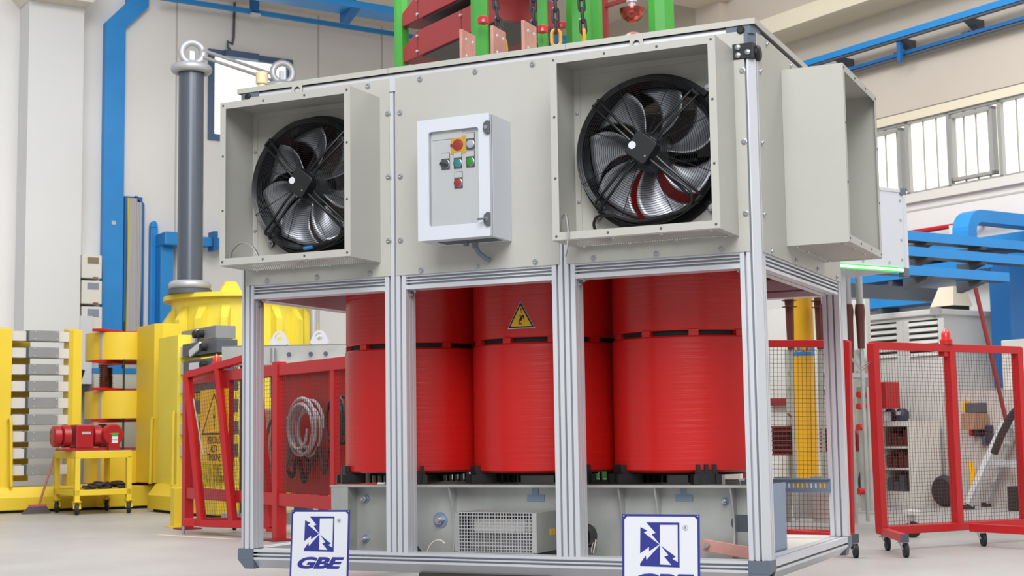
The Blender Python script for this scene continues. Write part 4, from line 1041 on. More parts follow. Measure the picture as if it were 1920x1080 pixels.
def ribbed(m, x, y, z0, z1, r, n):
    P = [(0, z0)]
    for i in range(n):
        za_ = z0+(z1-z0)*i/n; h = (z1-z0)/n; P += [(r*.7, za_), (r*.7, za_+h*.3), (r, za_+h*.55), (r*.7, za_+h*.85)]
    return m.lathe(P+[(0, z1)], (x, y, 0), 20)
for (a, b) in ((677, 728), (789, 841), (909, 940)):
    for q in range(3):
        an = AN+q*2*PI/3; r_ = .36
        ribbed(MB('r'), dx+math.cos(an)*r_, dy+math.sin(an)*r_, zz(b)+.0, zz(a)-.03, .06, 12 if b < 900 else 6).build('ribbed_insulator', M_BROWN, t, 40)
MB('r').cyl((dx+.36, dy-.1, zz(905)), (dx+.36, dy-.1, zz(600)), .012, 8).build('tie_rod', M_BLACK, t, 40)
ga, gb_ = wl(192, 690, .5), wl(262, 690, .5)
tg = rthing('wall_cabinet', 'light grey cabinet with a blue top edge on the left wall behind the reactor drums', 'cabinet', (XL+.25, (ga.y+gb_.y)/2, 0))
MB('r').box(XL+.125, XL+.5, ga.y-.1, gb_.y, .0, ga.z-.07).build('body', M_LOUV, tg)
MB('r').box(XL+.125, XL+.51, ga.y-.1, gb_.y, ga.z-.07, ga.z).build('top_edge', M_BLUE, tg)
MB('r').box(XL+.5, XL+.51, ga.y-.1, gb_.y, ga.z-.36, ga.z-.34).build('groove', M_DGREY, tg)
pts = [r2w(p) for p in ((dx-.1, dy-.42, zz(690)), (dx-.16, dy-.45, zz(712)), (dx-.3, dy-.47, zz(722)), (dx-.36, dy-.46, zz(735)), (dx-.2, dy-.46, zz(724)), (dx-.05, dy-.46, zz(720)))]
cable('cable', 'tangled black cable lying between the upper drums of the yellow reactor', pts, .02, M_CABD)
# --- right-hand frame with the two tall posts
FY = fl(322, 964).y
t = rthing('resistor_stack', 'tall yellow-posted frame with dark grey blocks and silver link bars, left of the red fence', 'resistor stack', (-14.6, FY+.3, 0))
plinth(t, fl(255, 960).x, fl(264, 960).x+1.9, FY, FY+.72, .29, 'y')
def ypx(x, y, o): return yp(x, y, FY+o)
m = MB('r')
e0, e1 = ypx(296, 800, .14), ypx(332, 800, .14)
m.prism([(e0.x, FY+.14), (e1.x, FY+.14), (e1.x, FY+.4), (e0.x-.06, FY+.4)], lambda p: (p[0], p[1], .28), lambda p: (p[0], p[1], ypx(310, 632, .14).z)); m.build('post', M_YELT, t, bevel=.004)
d0, d1 = ypx(255, 800, .2), ypx(292, 800, .2)
m = MB('r'); m.prism([(d0.x, FY+.2), (d1.x-.07, FY+.2), (d1.x, FY+.27), (d1.x, FY+.46), (d0.x, FY+.46)], lambda p: (p[0], p[1], .285), lambda p: (p[0], p[1], ypx(270, 611, .2).z)); m.build('post', M_YEL, t, bevel=.004)
handle(t, e1.x-.02, FY+.12, .28, ypx(326, 772, .12).z, .025, -.02)
handle(t, d1.x-.03, FY+.19, .28, ypx(284, 782, .19).z, -.01, -.02)
for k, y in enumerate((626, 652, 685, 722, 762, 803, 845)):
    o = .12 if k else .3
    a = ypx(380, y, o); zc = a.z; h = .066
    off = (.0, .03, .05, .06, .05, .06, .05)[k]
    xa_, xb_ = ypx(340, y, o).x, ypx(404, y, o).x
    bk = MB('r').box(xa_+off, xb_+off, FY+o, FY+o+.22, zc-h, zc+h).build('grey_block', M_DGREY if k else M_GREYB, t, bevel=.004)
    MB('r').box(e1.x-.02, xa_+off-.003, FY+o+.05, FY+o+.2, zc-.06, zc+.055).build('spacer_block', M_SPACER, bk)
    if k < 3:
        z0_ = zc+(-.03, -.01, .0)[k]; ang = (.6, .25, 0)[k]; cxm = (xa_+xb_)/2-.02
        MB('r').obox((cxm, FY+o-.02, z0_), (math.cos(ang), 0, math.sin(ang)), (0, 1, 0), (-math.sin(ang), 0, math.cos(ang)), .15 if k else .1, .012, .034).build('link_bar', M_SIGNW, bk, bevel=.003)
        for xx in ((cxm+.04, cxm+.17) if k == 0 else (cxm+.24,)): MB('r').cyl((xx, FY+o, zc), (xx, FY+o-.06, zc), .04, 14).build('terminal_stud', M_DARK, bk, 40)
# ================================================================== trolley with its red motor set, broom, bollard
T = [fl(112, 959), fl(150, 963), fl(237, 959), fl(198, 955)]    # back left, front, right, far back
tcx = sum(p.x for p in T)/4; tcy = sum(p.y for p in T)/4
t = rthing('trolley', 'yellow two-shelf steel trolley on castors in front of the yellow reactor', 'trolley', (tcx, tcy, 0))
zt_t = rd(190, 846, 14.9).z; zl_t = rd(190, 918, 14.9).z
x0t, x1t, y0t, y1t = -15.72, -15.0, 4.49, 5.03
for x in (x0t, x1t):
    for y in (y0t, y1t):
        MB('r').box(x-.025, x+.025, y-.025, y+.025, .14, zt_t-.06).build('leg', M_YEL, t)
        cs = MB('r').box(x-.04, x+.04, y-.04, y+.04, .13, .14).build('castor', M_YEL, t)
        MB('r').lathe([(0, -.018), (.055, -.018), (.06, -.01), (.06, .01), (.055, .018), (0, .018)], (x+.02, y, .06), 20, (.5, 1, 0)).build('wheel', M_RUB, cs, 40)
        MB('r').bar((x+.02, y-.025, .06), (x, y-.025, .135), .03, .006).bar((x+.02, y+.025, .06), (x, y+.025, .135), .03, .006).build('fork', M_YEL, cs)
for z_, h in ((zt_t, .075), (zl_t, .06)):
    m = MB('r'); m.box(x0t-.025, x1t+.025, y0t-.025, y1t+.025, z_-h, z_); m.build('shelf', M_YEL, t, bevel=.004)
MB('r').box(x0t-.02, x1t+.02, y0t-.02, y1t+.02, zt_t, zt_t+.006).build('top_sheet', M_GALV, t)
M_REDP0 = M_REDP; M_REDP = mat('motor_dark_red', (164, 30, 34), .35)
t = rthing('motor_set', 'red motor and generator set standing on top of the yellow trolley', 'motor', (tcx, tcy, zt_t+.006))
zb_ = zt_t+.006; zh = rd(190, 797, 14.9).z
yl = lambda x: xp(x, 820, x1t).y
m = MB('r'); m.box(x1t-.34, x1t-.08, yl(122), yl(232), zb_, zb_+.03); m.build('baseplate', M_REDP, t)
zc = (zb_+zh)/2+.02; r_ = (zh-zb_)/2-.02
for a, b, rr_ in ((108, 124, 1.0), (125, 142, 1.05)): MB('r').lathe([(0, 0), (r_*.85*rr_, 0), (r_*rr_, .012), (r_*rr_, abs(yl(b)-yl(a))-.012), (r_*.85*rr_, abs(yl(b)-yl(a))), (0, abs(yl(b)-yl(a)))], (x1t-.2, yl(a), zc), 28, (0, 1, 0)).build('end_bell', M_REDP, t, 40)
m = MB('r'); m.box(x1t-.33, x1t-.07, yl(147), yl(180), zb_+.03, zh+.01); bx = m.build('motor_housing', M_REDP, t, bevel=.01)
MB('r').box(x1t-.07, x1t-.066, yl(157), yl(174), zc+.02, zc+.045).build('name_plate', M_CORONA, bx)
MB('r').lathe([(0, 0), (r_*.8, 0), (r_*1.0, .015), (r_*1.0, .09), (r_*.6, .12), (0, .12)], (x1t-.2, yl(182), zc), 28, (0, 1, 0)).build('coupling', M_REDP, t, 40)
m = MB('r'); m.lathe([(0, 0), (r_*.9, 0), (r_*1.05, .02), (r_*1.05, .06), (r_*.9, .09), (0, .09)], (x1t-.12, yl(215), zc+.01), 32, (1, 0, 0)); m.build('flywheel', M_REDP, t, 40)
m = MB('r'); m.box(x1t-.1, x1t-.02, yl(206), yl(226), zb_, zc+.03); pd = m.build('pedestal', M_REDP, t, bevel=.01)
for z_, c_ in ((zc+.015, M_GBTN), (zc-.02, M_SIGNW), (zc-.06, M_SIGNW)): MB('r').box(x1t-.02, x1t-.016, yl(211), yl(222), z_-.016, z_+.014).build('tag', c_, pd)
M_REDP = M_REDP0
m = MB()
for i in range(7):
    y_ = y0t+.1+.06*i; m.tube([r2w((x1t-.1-.09*math.cos(a+i), y_+.13*math.sin(a*1.3+i)*.6+.05, zl_t+.02+.018*(i % 3)+.01*math.sin(a*2+i))) for a in [j*PI/8 for j in range(17)]], .016, 7)
m.build('cable_heap', M_CABD, None, 40, label='heap of black cable on the lower shelf of the yellow trolley', cat='cable')
# broom
q = fl(72, 961); hb_ = r2w((q.x+.2, q.y+.02, 0)); 
bb = fl(75, 963); be = fl(92, 962)
bA, bB = rd(26+0, 963, 15.0), None
c0 = fl(70, 963); 
t = rthing('broom', 'broom with pinkish wooden handle leaning on the grey block stack at the left', 'broom', (c0.x, c0.y, 0))
y0b, y1b = xp(45, 960, c0.x).y, xp(90, 960, c0.x).y
m = MB('r'); m.hexa([(c0.x-.05, y0b-.02, 0), (c0.x+.05, y0b-.02, 0), (c0.x+.05, y1b+.02, 0), (c0.x-.05, y1b+.02, 0), (c0.x-.025, y0b+.05, .075), (c0.x+.025, y0b+.05, .075), (c0.x+.025, y1b-.02, .075), (c0.x-.025, y1b-.02, .075)]); m.build('bristles', M_BRIST, t)
m = MB('r'); m.box(c0.x-.028, c0.x+.028, y0b+.05, y1b-.02, .075, .095); m.build('head', mat('pink_plastic', (190, 90, 110), .5), t)
hb0 = xp(73, 951, c0.x); hb1 = xp(108, 838, c0.x-.12)
MB('r').cyl((hb0.x, hb0.y, .09), hb1, .012, 10).build('handle', M_WOOD, t, 40)
# bollard
q = fl(333, 988); zt_ = rd(333, 918, 12.2).z
t = rthing('bollard', 'short square amber-yellow bollard at the foot of the left red fence', 'bollard', (q.x, q.y, 0))
MB('r').box(q.x-.045, q.x+.055, q.y-.05, q.y+.05, .008, zt_).build('post', M_YEL, t, bevel=.004)
MB('r').box(q.x-.09, q.x+.09, q.y-.09, q.y+.09, 0, .008).build('foot_plate', M_YEL, t)
# ================================================================== red mesh fences
def fence(t, bl, br, tl, tr, ups, rails, tube=.045, pitch=.03, mesh=(0, 1, 0, 1), wire=.0013, wm=None, dep=None):
    """uprights at fractions, rails at height fractions (all four corners in world space)"""
    bl, br, tl, tr = V(bl), V(br), V(tl), V(tr)
    P = lambda u, v: (bl*(1-u)+br*u)*(1-v)+(tl*(1-u)+tr*u)*v
    nrm = (br-bl).cross(tl-bl).normalized(); dep = dep or tube
    for u in ups: MB().bar(P(u, 0), P(u, 1), dep, tube, up=(br-bl).normalized().cross(nrm).cross(nrm)).build('upright', M_REDP, t, bevel=.002)
    for v in rails: MB().bar(P(0, v), P(1, v), dep, tube, up=(tl-bl).normalized()).build('rail', M_REDP, t, bevel=.002)
    u0, u1, v0, v1 = mesh; wd = (br-bl).length*(u1-u0); hd = (tl-bl).length*(v1-v0); m = MB()
    for i in range(1, int(wd/pitch)):
        u = u0+(u1-u0)*i/int(wd/pitch); m.bar(P(u, v0), P(u, v1), wire*2, wire*2, up=nrm)
    for i in range(1, int(hd/pitch)):
        v = v0+(v1-v0)*i/int(hd/pitch); m.bar(P(u0, v), P(u1, v), wire*2, wire*2, up=nrm)
    m.build('wire_mesh', wm or M_WIRE, t)
    return P
# --- fixed fence on the left, along the room's x axis
f1, f2 = fl(353, 992), fl(522, 1014); yF = 4.5
X1, X2, X3 = f1.x, f2.x, yp(660, 900, yF).x
zt_ = rd(522, 682, 10.75).z; zl_ = yp(522, 936, yF).z
t = rthing('safety_fence', 'fixed red safety fence of mesh bays and thick square posts beside the yellow bollard', 'fence', ((X1+X3)/2, yF, 0))
for x, w_ in ((X1, .075), (X2, .085), (X3+.25, .08)):
    MB('r').box(x-w_/2, x+w_/2, yF-.04, yF+.04, .012, zt_+(.02 if x == X2 else 0)).build('post', M_REDP, t, bevel=.003)
    MB('r').box(x-.1, x+.1, yF-.09, yF+.09, 0, .012).build('foot_plate', M_REDD, t)
MB('r').box(X1, X3+.25, yF-.03, yF+.03, zt_-.085, zt_).build('rail', M_REDP, t, bevel=.003)
MB('r').box(X1, X3+.25, yF-.03, yF+.03, zl_-.045, zl_+.045).build('rail', M_REDP, t, bevel=.003)
for px__ in (430, 628):
    x = yp(px__, 800, yF).x; MB('r').box(x-.03, x+.03, yF-.025, yF+.025, zl_, zt_).build('upright', M_REDP, t, bevel=.003)
m = MB('r'); n = int((X3-X1)/.03)
for i in range(n): x = X1+(X3-X1)*i/n; m.box(x-.001, x+.001, yF-.002, yF+.001, zl_, zt_-.08)
n = int((zt_-zl_)/.03)
for i in range(n): z = zl_+(zt_-zl_)*i/n; m.box(X1, X3, yF-.002, yF+.001, z-.001, z+.001)
m.build('wire_mesh', M_WIRE, t)
# --- leaning mobile panel in front of it, with the warning board
bl = gz(379, 1003, .1); br = gz(507, 1008, .1); bl = dp(379, 985, 11.55); br = dp(507, 989, 11.0)
tl = dp(352, 700, 12.05); tr = dp(478, 662, 11.3)
t = thing('mobile_fence_panel', 'leaning red mesh panel on castors in front of the fixed fence and danger board', 'fence', ((bl+br)/2).xy.to_3d())
P = fence(t, bl, br, tl, tr, (0, .47, 1), (0.012, .985), tube=.055, pitch=.03, wire=.0008)
a, b = dp(344, 1001, 11.6), dp(452, 986, 11.7)
a.z = b.z = .095
MB().bar(a, b, .06, .06).build('foot_bar', M_REDP, t, bevel=.003)
MB().bar(a+V((0, 0, -.03)), V((a.x, a.y, 0.0)), .018).build('foot_stop', M_ZINC, t)
MB().bar(bl, V((bl.x, bl.y, .095)), .05).bar(br, V((br.x, br.y, .05)), .05).build('leg', M_REDP, t)
def castor(t, p, r=.045, plate=None, h=None):
    p = V(p); h = h or r*2+.05
    c = MB().box(p.x-.03, p.x+.03, p.y-.03, p.y+.03, h-.006, h).build('castor', M_ZINC, t)
    MB().lathe([(0, -.014), (r*.55, -.014), (r*.62, -.011), (r, -.011), (r, .011), (r*.62, .011), (r*.55, .014), (0, .014)], (p.x+.015, p.y, r), 24, (RX.x*.8+.3, RX.y*.3+.6, 0)).build('wheel', M_RUB, c, 40)
    n = V((RX.x*.8+.3, RX.y*.3+.6, 0)).normalized()
    for s in (-.018, .018): MB().bar(V((p.x+.015, p.y, r))+n*s, V((p.x, p.y, h-.004))+n*s*1.1, .028, .004, up=n).build('fork', M_ZINC, c)
castor(t, gz(437, 994, 0), h=.085)
wp = P(.05, .82); MB().tube([wp, P(.09, .6), P(.12, .45)], .006, 6).build('latch_chain', M_CORONA, t, 40)
lamp_p = rd(405, 690, 12.0)
def beacon(px__, py__, d, label):
    c = dp(px__, py__, d); t = thing('signal_lamp', label, 'lamp', c)
    MB().lathe([(0, 0), (.042, 0), (.042, .012), (.03, .016), (.03, .05), (.024, .06), (.005, .086), (0, .086)], c, 24).build('lens', mat('red_lamp_lens', (214, 40, 40), .25, coat=.4), t, 40)
    MB().lathe([(0, -.02), (.04, -.02), (.04, 0), (0, 0)], c, 20).build('base', M_REDP, t, 40)
beacon(406, 683, 12.15, 'small red signal lamp on the top rail of the left fence')
# danger board hung inside the fixed fence
yB = 4.462
def bp(x, y): return yp(x, y, yB)
A, B_, Cc, Dd = bp(376, 732), bp(424, 732), bp(376, 869), bp(424, 869)
t = rthing('danger_board', 'yellow danger board reading PERICOLO ALTA TENSIONE on the left red fence', 'sign', ((A.x+B_.x)/2, yB, Cc.z))
bw, bh = B_.x-A.x+.05, A.z-Cc.z; bx_, bz_ = A.x, Cc.z
MB('r').box(bx_, bx_+bw, yB, yB+.003, bz_, bz_+bh).build('plate', M_YSIGN, t)
def strip(p, q, w, nm='triangle_edge'):
    p, q = V((p[0], 0, p[1])), V((q[0], 0, q[1])); d = (q-p).normalized(); s = V((-d.z, 0, d.x))*w/2
    MB('r').add([V((v.x, y_, v.z)) for y_ in (yB-.001, yB-.0003) for v in (p-s, q-s, q+s, p+s)], [(0,1,2,3),(4,5,6,7),(0,1,5,4),(1,2,6,5),(2,3,7,6),(3,0,4,7)]).build(nm, M_INK, t)
cxb = bx_+bw/2; zt1, zb1 = bz_+bh*.94, bz_+bh*.40
strip((cxb-bw*.42, zb1), (cxb, zt1), .014); strip((cxb+bw*.42, zb1), (cxb, zt1), .014); strip((cxb-bw*.45, zb1), (cxb+bw*.45, zb1), .016)
m = MB('r'); zz_ = lambda f: zb1+(zt1-zb1)*f
Pz = [(cxb, zz_(.70)), (cxb-.02, zz_(.36)), (cxb+.004, zz_(.40)), (cxb-.004, zz_(.22)), (cxb-.014, zz_(.24)), (cxb+.006, zz_(.08)), (cxb+.02, zz_(.25)), (cxb+.008, zz_(.23)), (cxb+.022, zz_(.47)), (cxb-.004, zz_(.44)), (cxb+.012, zz_(.70))]
m.prism(Pz, lambda p: (p[0], yB-.001, p[1]), lambda p: (p[0], yB-.0003, p[1])); m.build('bolt_mark', M_INK, t)
for s_, f_ in (('PERICOLO', .27), ('ALTA', .155), ('TENSIONE', .04)):
    text_mesh('lettering', s_, .082, M_INK, t, (lambda f_: lambda u, v, w: r2w((cxb+u, yB-.0008-w, bz_+bh*f_+v)))(f_), sx=.74, offset=.001)
# red rack with cable coils behind the fence
yK = 4.95; ka, kb = yp(500, 700, yK), yp(690, 700, yK)
t = rthing('cable_rack', 'red sheet-steel rack behind the left fence carrying coils of cable', 'rack', ((ka.x+kb.x)/2, yK+.1, 0))
kx0, kx1 = yp(508, 800, yK).x, yp(690, 800, yK).x; kz0, kz1 = yp(560, 925, yK).z, yp(560, 700, yK).z
MB('r').box(kx0, kx1-.25, yK, yK+.03, kz0, kz1).build('back_panel', M_REDP, t)
for x in (kx0, (kx0+kx1)/2, kx1-.25): MB('r').box(x-.03, x+.03, yK+.03, yK+.09, 0, kz1+.05).build('post', M_REDP, t)
MB('r').box(yp(372, 0, yK).x, kx1, yK-.05, yK, kz1-.01, kz1+.05).build('rail', M_REDP, t)
HK = []
def coil_hose(px__, py__, rpx, ry, label, y_, m_, turns=6, group=None):
    c = yp(px__, py__, y_); r_ = rpx/FPX*11.6/abs(CF.dot(RX) if False else 1)*1.0; m = MB()
    pts = []
    for i in range(turns*28+1):
        a = 2*PI*i/28; k = i/(turns*28); rr = r_*(.80+.2*math.sin(k*9+px__)); 
        pts.append(r2w((c.x+rr*1.15*math.cos(a)+.02*math.sin(k*5), y_-.05-.09*k, c.z+rr*ry*math.sin(a)-.05*r_*math.sin(k*7))))
    return m.tube(pts, .013, 6).build('hose_coil', m_, None, 50, label=label, cat='hose', group=group)
coil_hose(592, 803, 50, 1.05, 'large coil of ribbed grey hose hung behind the middle of the left fence', yK, M_CABG)
coil_hose(546, 830, 34, 1.5, 'coil of grey hose hung just right of the thick red fence post', yK-.02, mat('dim_grey_cable', (112, 106, 104), .5), 5)
coil_hose(655, 790, 30, 1.5, 'coil of dark cable hung at the right end of the left fence', yK, M_CABD, 5)
m = MB('r'); q = yp(495, 800, 5.2)
m.lathe([(0, q.z-.18), (.16, q.z-.18), (.16, q.z+.14), (.12, q.z+.16), (0, q.z+.16)], (q.x, 5.2, 0), 28); m.lathe([(0, 0), (.18, 0), (.18, q.z-.18), (0, q.z-.18)], (q.x, 5.2, 0), 28)
m.build('cable_drum', M_CARD, None, 40, label='brown drum behind the fence beside the front left post of the enclosure', cat='drum')
# yellow legs / black cables tangle at lower right of rack
for i, (x, y, s) in enumerate(((560, 870, 1.0), (602, 850, .8))):
    c = yp(x, y, yK-.02); pts = [r2w((c.x-.3*s+.6*s*k/10, yK-.06, c.z+.07*math.sin(k*1.3+i)-.04*(k % 3))) for k in range(11)]
    cable('cable', ('tangle of black cable low on the red rack behind the left fence', 'black cable draped under the large hose coil behind the left fence')[i], pts, .016, M_CABD)
# ------------------------------------------------------------------ galvanised core clamp with white lugs behind the fence
GD = 12.9; e1 = V((.919, .394, 0)); e2 = V((-.394, .919, 0)); g0 = dp(416, 665, GD); g0.z = 0
gl = lambda x: (x-416)/FPX*GD
gz1, gz0 = CAM.z+(820-647)/FPX*GD, CAM.z+(820-682)/FPX*GD; gL = gl(705)
def GM(m): m.v = [g0+e1*p.x+e2*p.y+V((0, 0, p.z)) for p in m.v]; return m
t = thing('core_clamp', 'grey galvanised transformer clamp with white lifting lugs, above the left red fence', 'clamp', g0+e1*gL/2, math.atan2(e1.y, e1.x))
m = MB(); m.box(0, gL, 0, .012, gz0, gz1); m.box(0, gL, -.09, 0, gz0-.012, gz0); m.box(0, gL, 0, .09, gz1-.01, gz1); GM(m).build('clamp_beam', M_GALV, t)
m = MB(); m.box(0, gL, .5, .512, gz0, gz1); GM(m).build('clamp_beam', M_GALV, t)
def lug(x, y0_):
    m = MB(); w_, h_ = .095, .125; c = gl(x); out = [(-w_, 0), (w_, 0), (w_*.5, h_*.82), (w_*.25, h_), (-w_*.25, h_), (-w_*.5, h_*.82)]
    N = 24; cz_ = h_*.55; r_ = h_*.28; ri = []; ro = []
    for i in range(N):
        a = 2*PI*i/N; d = (math.cos(a), math.sin(a)); tb = 9
        for j in range(6):
            p_, q_ = out[j], out[(j+1) % 6]; ex, ez = q_[0]-p_[0], q_[1]-p_[1]; x1_, z1_ = p_[0], p_[1]-cz_
            den = d[0]*ez-d[1]*ex
            if abs(den) > 1e-9:
                tt = (x1_*ez-z1_*ex)/den; ss = (x1_*d[1]-z1_*d[0])/den
                if tt > 0 and -1e-6 <= ss <= 1+1e-6: tb = min(tb, tt)
        ro.append((c+d[0]*tb, gz1+cz_+d[1]*tb)); ri.append((c+d[0]*r_, gz1+cz_+d[1]*r_))
    vs = []; fs = []
    for y_ in (y0_-.01, y0_+.01): vs += [(a, y_, b) for a, b in ro]+[(a, y_, b) for a, b in ri]
    for i in range(N):
        j = (i+1) % N; fs += [(i, j, N+j, N+i), (2*N+i, 3*N+i, 3*N+j, 2*N+j), (N+i, N+j, 3*N+j, 3*N+i), (i, 2*N+i, 2*N+j, j)]
    m.add(vs, fs); GM(m).build('lifting_lug', M_SIGNW, t)
for x in (524, 600): lug(x, .006)
for x in (507, 584): lug(x, .506)
GM(MB().cyl((gl(515), -.05, gz0-.3), (gl(515), -.05, gz1-.03), .025, 12)).build('threaded_rod', M_ZINC, t, 40)
for x in (543, 584, 612): GM(MB().cyl((gl(x), -.002, (gz0+gz1)/2), (gl(x), -.02, (gz0+gz1)/2), .02, 6)).build('bolt_head', M_DGREY, t)
for x in (.2, gL/2, gL-.2): GM(MB().box(x-.06, x+.06, .1, .4, .1, gz0)).build('core_leg', M_DGREY, t)
GM(MB().box(0, gL, 0, .5, 0, .1)).build('base_frame', M_GALV, t)
# ------------------------------------------------------------------ right-hand mobile fences
def tall(x, y, h):          # point above a floor point
    p = gz(x, y, 0); return V((p.x, p.y, h))
t = thing('mobile_fence_panel', 'red mesh panel directly behind the right end of the enclosure', 'fence', gz(1520, 1035, 0))
bl = dp(1400, 1002, 9.3); br = dp(1596, 1006, 8.9); tl = dp(1398, 640, 9.3); tr = dp(1590, 640, 8.9)
P = fence(t, bl, br, tl, tr, (.01, .99), (.012, .988), tube=.045, pitch=.028, wire=.0011)
f_ = gz(1600, 1046, 0); bdir = RY*-1
MB().bar(V((f_.x, f_.y, .115))+RX*.02, V((f_.x, f_.y, .115))-RX*.5-RY*.0, .05).build('foot_bar', M_REDP, t, bevel=.002)
MB().obox(V((f_.x, f_.y, .115))+RX*.022, RX, RY, (0, 0, 1), .004, .026, .026).build('end_cap', M_DGREY, t)
MB().bar(br, V((br.x, br.y, .11)), .045).bar(bl, V((bl.x, bl.y, .01)), .045).build('leg', M_REDP, t)
castor(t, (f_.x, f_.y, 0), h=.09); castor(t, V((f_.x, f_.y, 0))-RX*.45, h=.09)
t = thing('mobile_fence_panel', 'wide red mesh panel on castors at the right edge, with a signal lamp', 'fence', gz(1770, 1030, 0))
bl = dp(1651, 1000, 9.1); br = dp(1926, 984, 9.75); tl = dp(1634, 643, 9.1); tr = dp(1909, 652, 9.75)
P = fence(t, bl, br, tl, tr, (0.008, .51, .99), (.014, .986), tube=.05, pitch=.0235, wire=.0009, dep=.06)
c1, c2, c3 = gz(1660, 1032, 0), gz(1694, 1045, 0), gz(1840, 1024, 0)
MB().bar(V((c1.x, c1.y, .115))-RX*.0, V((c2.x, c2.y, .115))+ (V(c2)-V(c1)).normalized()*.05, .045).build('foot_bar', M_REDP, t, bevel=.002)
e_ = (V(c2)-V(c1)).normalized(); MB().obox(V((c2.x, c2.y, .115))+e_*.053, e_, V((-e_.y, e_.x, 0)), (0, 0, 1), .004, .024, .024).build('end_cap', M_DGREY, t)
MB().bar(V((c3.x, c3.y, .115))-RX*.07, V((c3.x, c3.y, .115))+RX*.55, .05).build('foot_bar', M_REDP, t, bevel=.002)
castor(t, c1, h=.09); castor(t, c2, h=.09); castor(t, c3, h=.09)
beacon(1774, 640, 9.4, 'red signal lamp on the top rail of the wide fence panel at the right')
q0, q1 = dp(1764, 655, 9.41), dp(1774, 668, 9.41)
MB().obox((q0+q1)/2, RX, RY, (0, 0, 1), .025, .02, .024).build('lamp_socket', M_REDP, t)
# little chain between the two panels
p0, p1 = dp(1596, 670, 8.9), dp(1632, 678, 9.1)
for k in range(2):
    m = MB(); m.tube([p0+V((0, 0, -.01*k)), (p0+p1)/2+V((0, 0, -.05-.02*k)), p1+V((0, 0, -.01*k))], .004, 6)
    m.build('link_wire', M_ZINC, None, 40, label=('upper', 'lower')[k]+' of the two short wire loops joining the two right fence panels', cat='wire')
# ================================================================== equipment behind the right fences
# LED-lit white enclosure
lx, ly = -7.47, 8.50; lz0, lz1 = 1.945, 2.565
t = rthing('switch_enclosure', 'white enclosure with a glowing green-white strip along its lower edge, beyond the right hood', 'enclosure', (lx-.6, ly-.7, lz0))
MB('r').box(lx-1.2, lx, ly-1.55, ly, lz0, lz1-.03).build('body', M_WHITE, t)
for z_ in (lz1-.03, ): MB('r').box(lx-1.21, lx+.006, ly-1.56, ly+.006, z_, lz1).build('top_profile', M_ALU, t, bevel=.004)
MB('r').box(lx-.03, lx+.008, ly-.03, ly+.008, lz0-.02, lz1-.03).build('corner_profile', M_ALU, t, bevel=.004)
MB('r').box(lx-.05, lx+.009, ly-.06, ly+.009, lz1-.05, lz1+.004).build('corner_cap', M_BRACK, t, bevel=.006)
MB('r').box(lx-.05, lx+.009, ly-.05, ly+.009, lz0-.05, lz0+.02).build('corner_cap', M_BRACK, t, bevel=.006)
MB('r').box(lx-.012, lx+.012, ly-1.5, ly-.06, lz0-.009, lz0+.007).build('led_strip', M_LED, t)
for z_ in (lz0+.008, lz0-.019): MB('r').box(lx-.012, lx+.011, ly-1.5, ly-.06, z_, z_+.009).build('led_edge', M_LEDG, t)
for dy in (.06,):
    for k in range(4): MB('r').cyl((lx, ly-dy, lz0+.08+k*.15), (lx+.006, ly-dy, lz0+.08+k*.15), .01, 8).build('screw', M_ZINC, t)
for k in range(3): MB('r').cyl((lx, ly-.2-k*.28, lz0+.05), (lx+.006, ly-.2-k*.28, lz0+.05), .01, 8).build('screw', M_ZINC, t)
for q in (rd(1578, 700, 11.2), rd(1580, 700, 12.3)): MB('r').box(q.x-.04, q.x+.04, q.y-.04, q.y+.04, 0, lz0).build('leg', M_ALU, t)
# cable terminations below it
def termination(px__, d, y0, y1, y2, yend, label, top=True, dr=0.0):
    c = rd(px__, 600, d); zc = lambda y: CAM.z+(805-y)/FPX*d
    t = rthing('cable_termination', label, 'cable', (c.x, c.y, 0), 'heat-shrink cable terminations')
    if top: MB('r').cyl((c.x, c.y, zc(y1)), (c.x, c.y, zc(y0)), .028, 14).build('conductor', M_CORONA, t, 40)
    MB('r').lathe([(0, zc(y2)), (.028, zc(y2)), (.034, zc(y2)+.2), (.036, zc(y1)-.12), (.042, zc(y1)-.06), (.036, zc(y1)), (0, zc(y1))], (c.x+dr, c.y, 0), 16).build('sleeve', M_BROWN, t, 40)
    MB('r').cyl((c.x+dr, c.y, zc(yend)), (c.x+dr, c.y, zc(y2)), .016, 10).build('lower_lead', M_GALV, t, 40)
    for z_ in (y1+12, y1+24):
        if not top: MB('r').lathe([(0, zc(z_)), (.065, zc(z_)-.006), (.065, zc(z_)), (0, zc(z_)+.01)], (c.x+dr, c.y, 0), 16).build('shed', M_BROWN, t, 40)
termination(1591, 11.6, 500, 572, 700, 980, 'cable end with brown sleeve just right of the enclosure back post')
termination(1613, 11.6, 500, 572, 655, 975, 'thickest brown-sleeved cable end, midway between the right fence panels')
termination(1481, 12.4, 500, 550, 655, 985, 'thin ribbed brown cable end left of the amber yellow column', False)
termination(1536, 12.6, 500, 552, 655, 985, 'ribbed brown cable end touching the right edge of the amber yellow column', False)
termination(1547, 12.0, 500, 570, 655, 985, 'brown cable end second to the right of the amber yellow column', True)
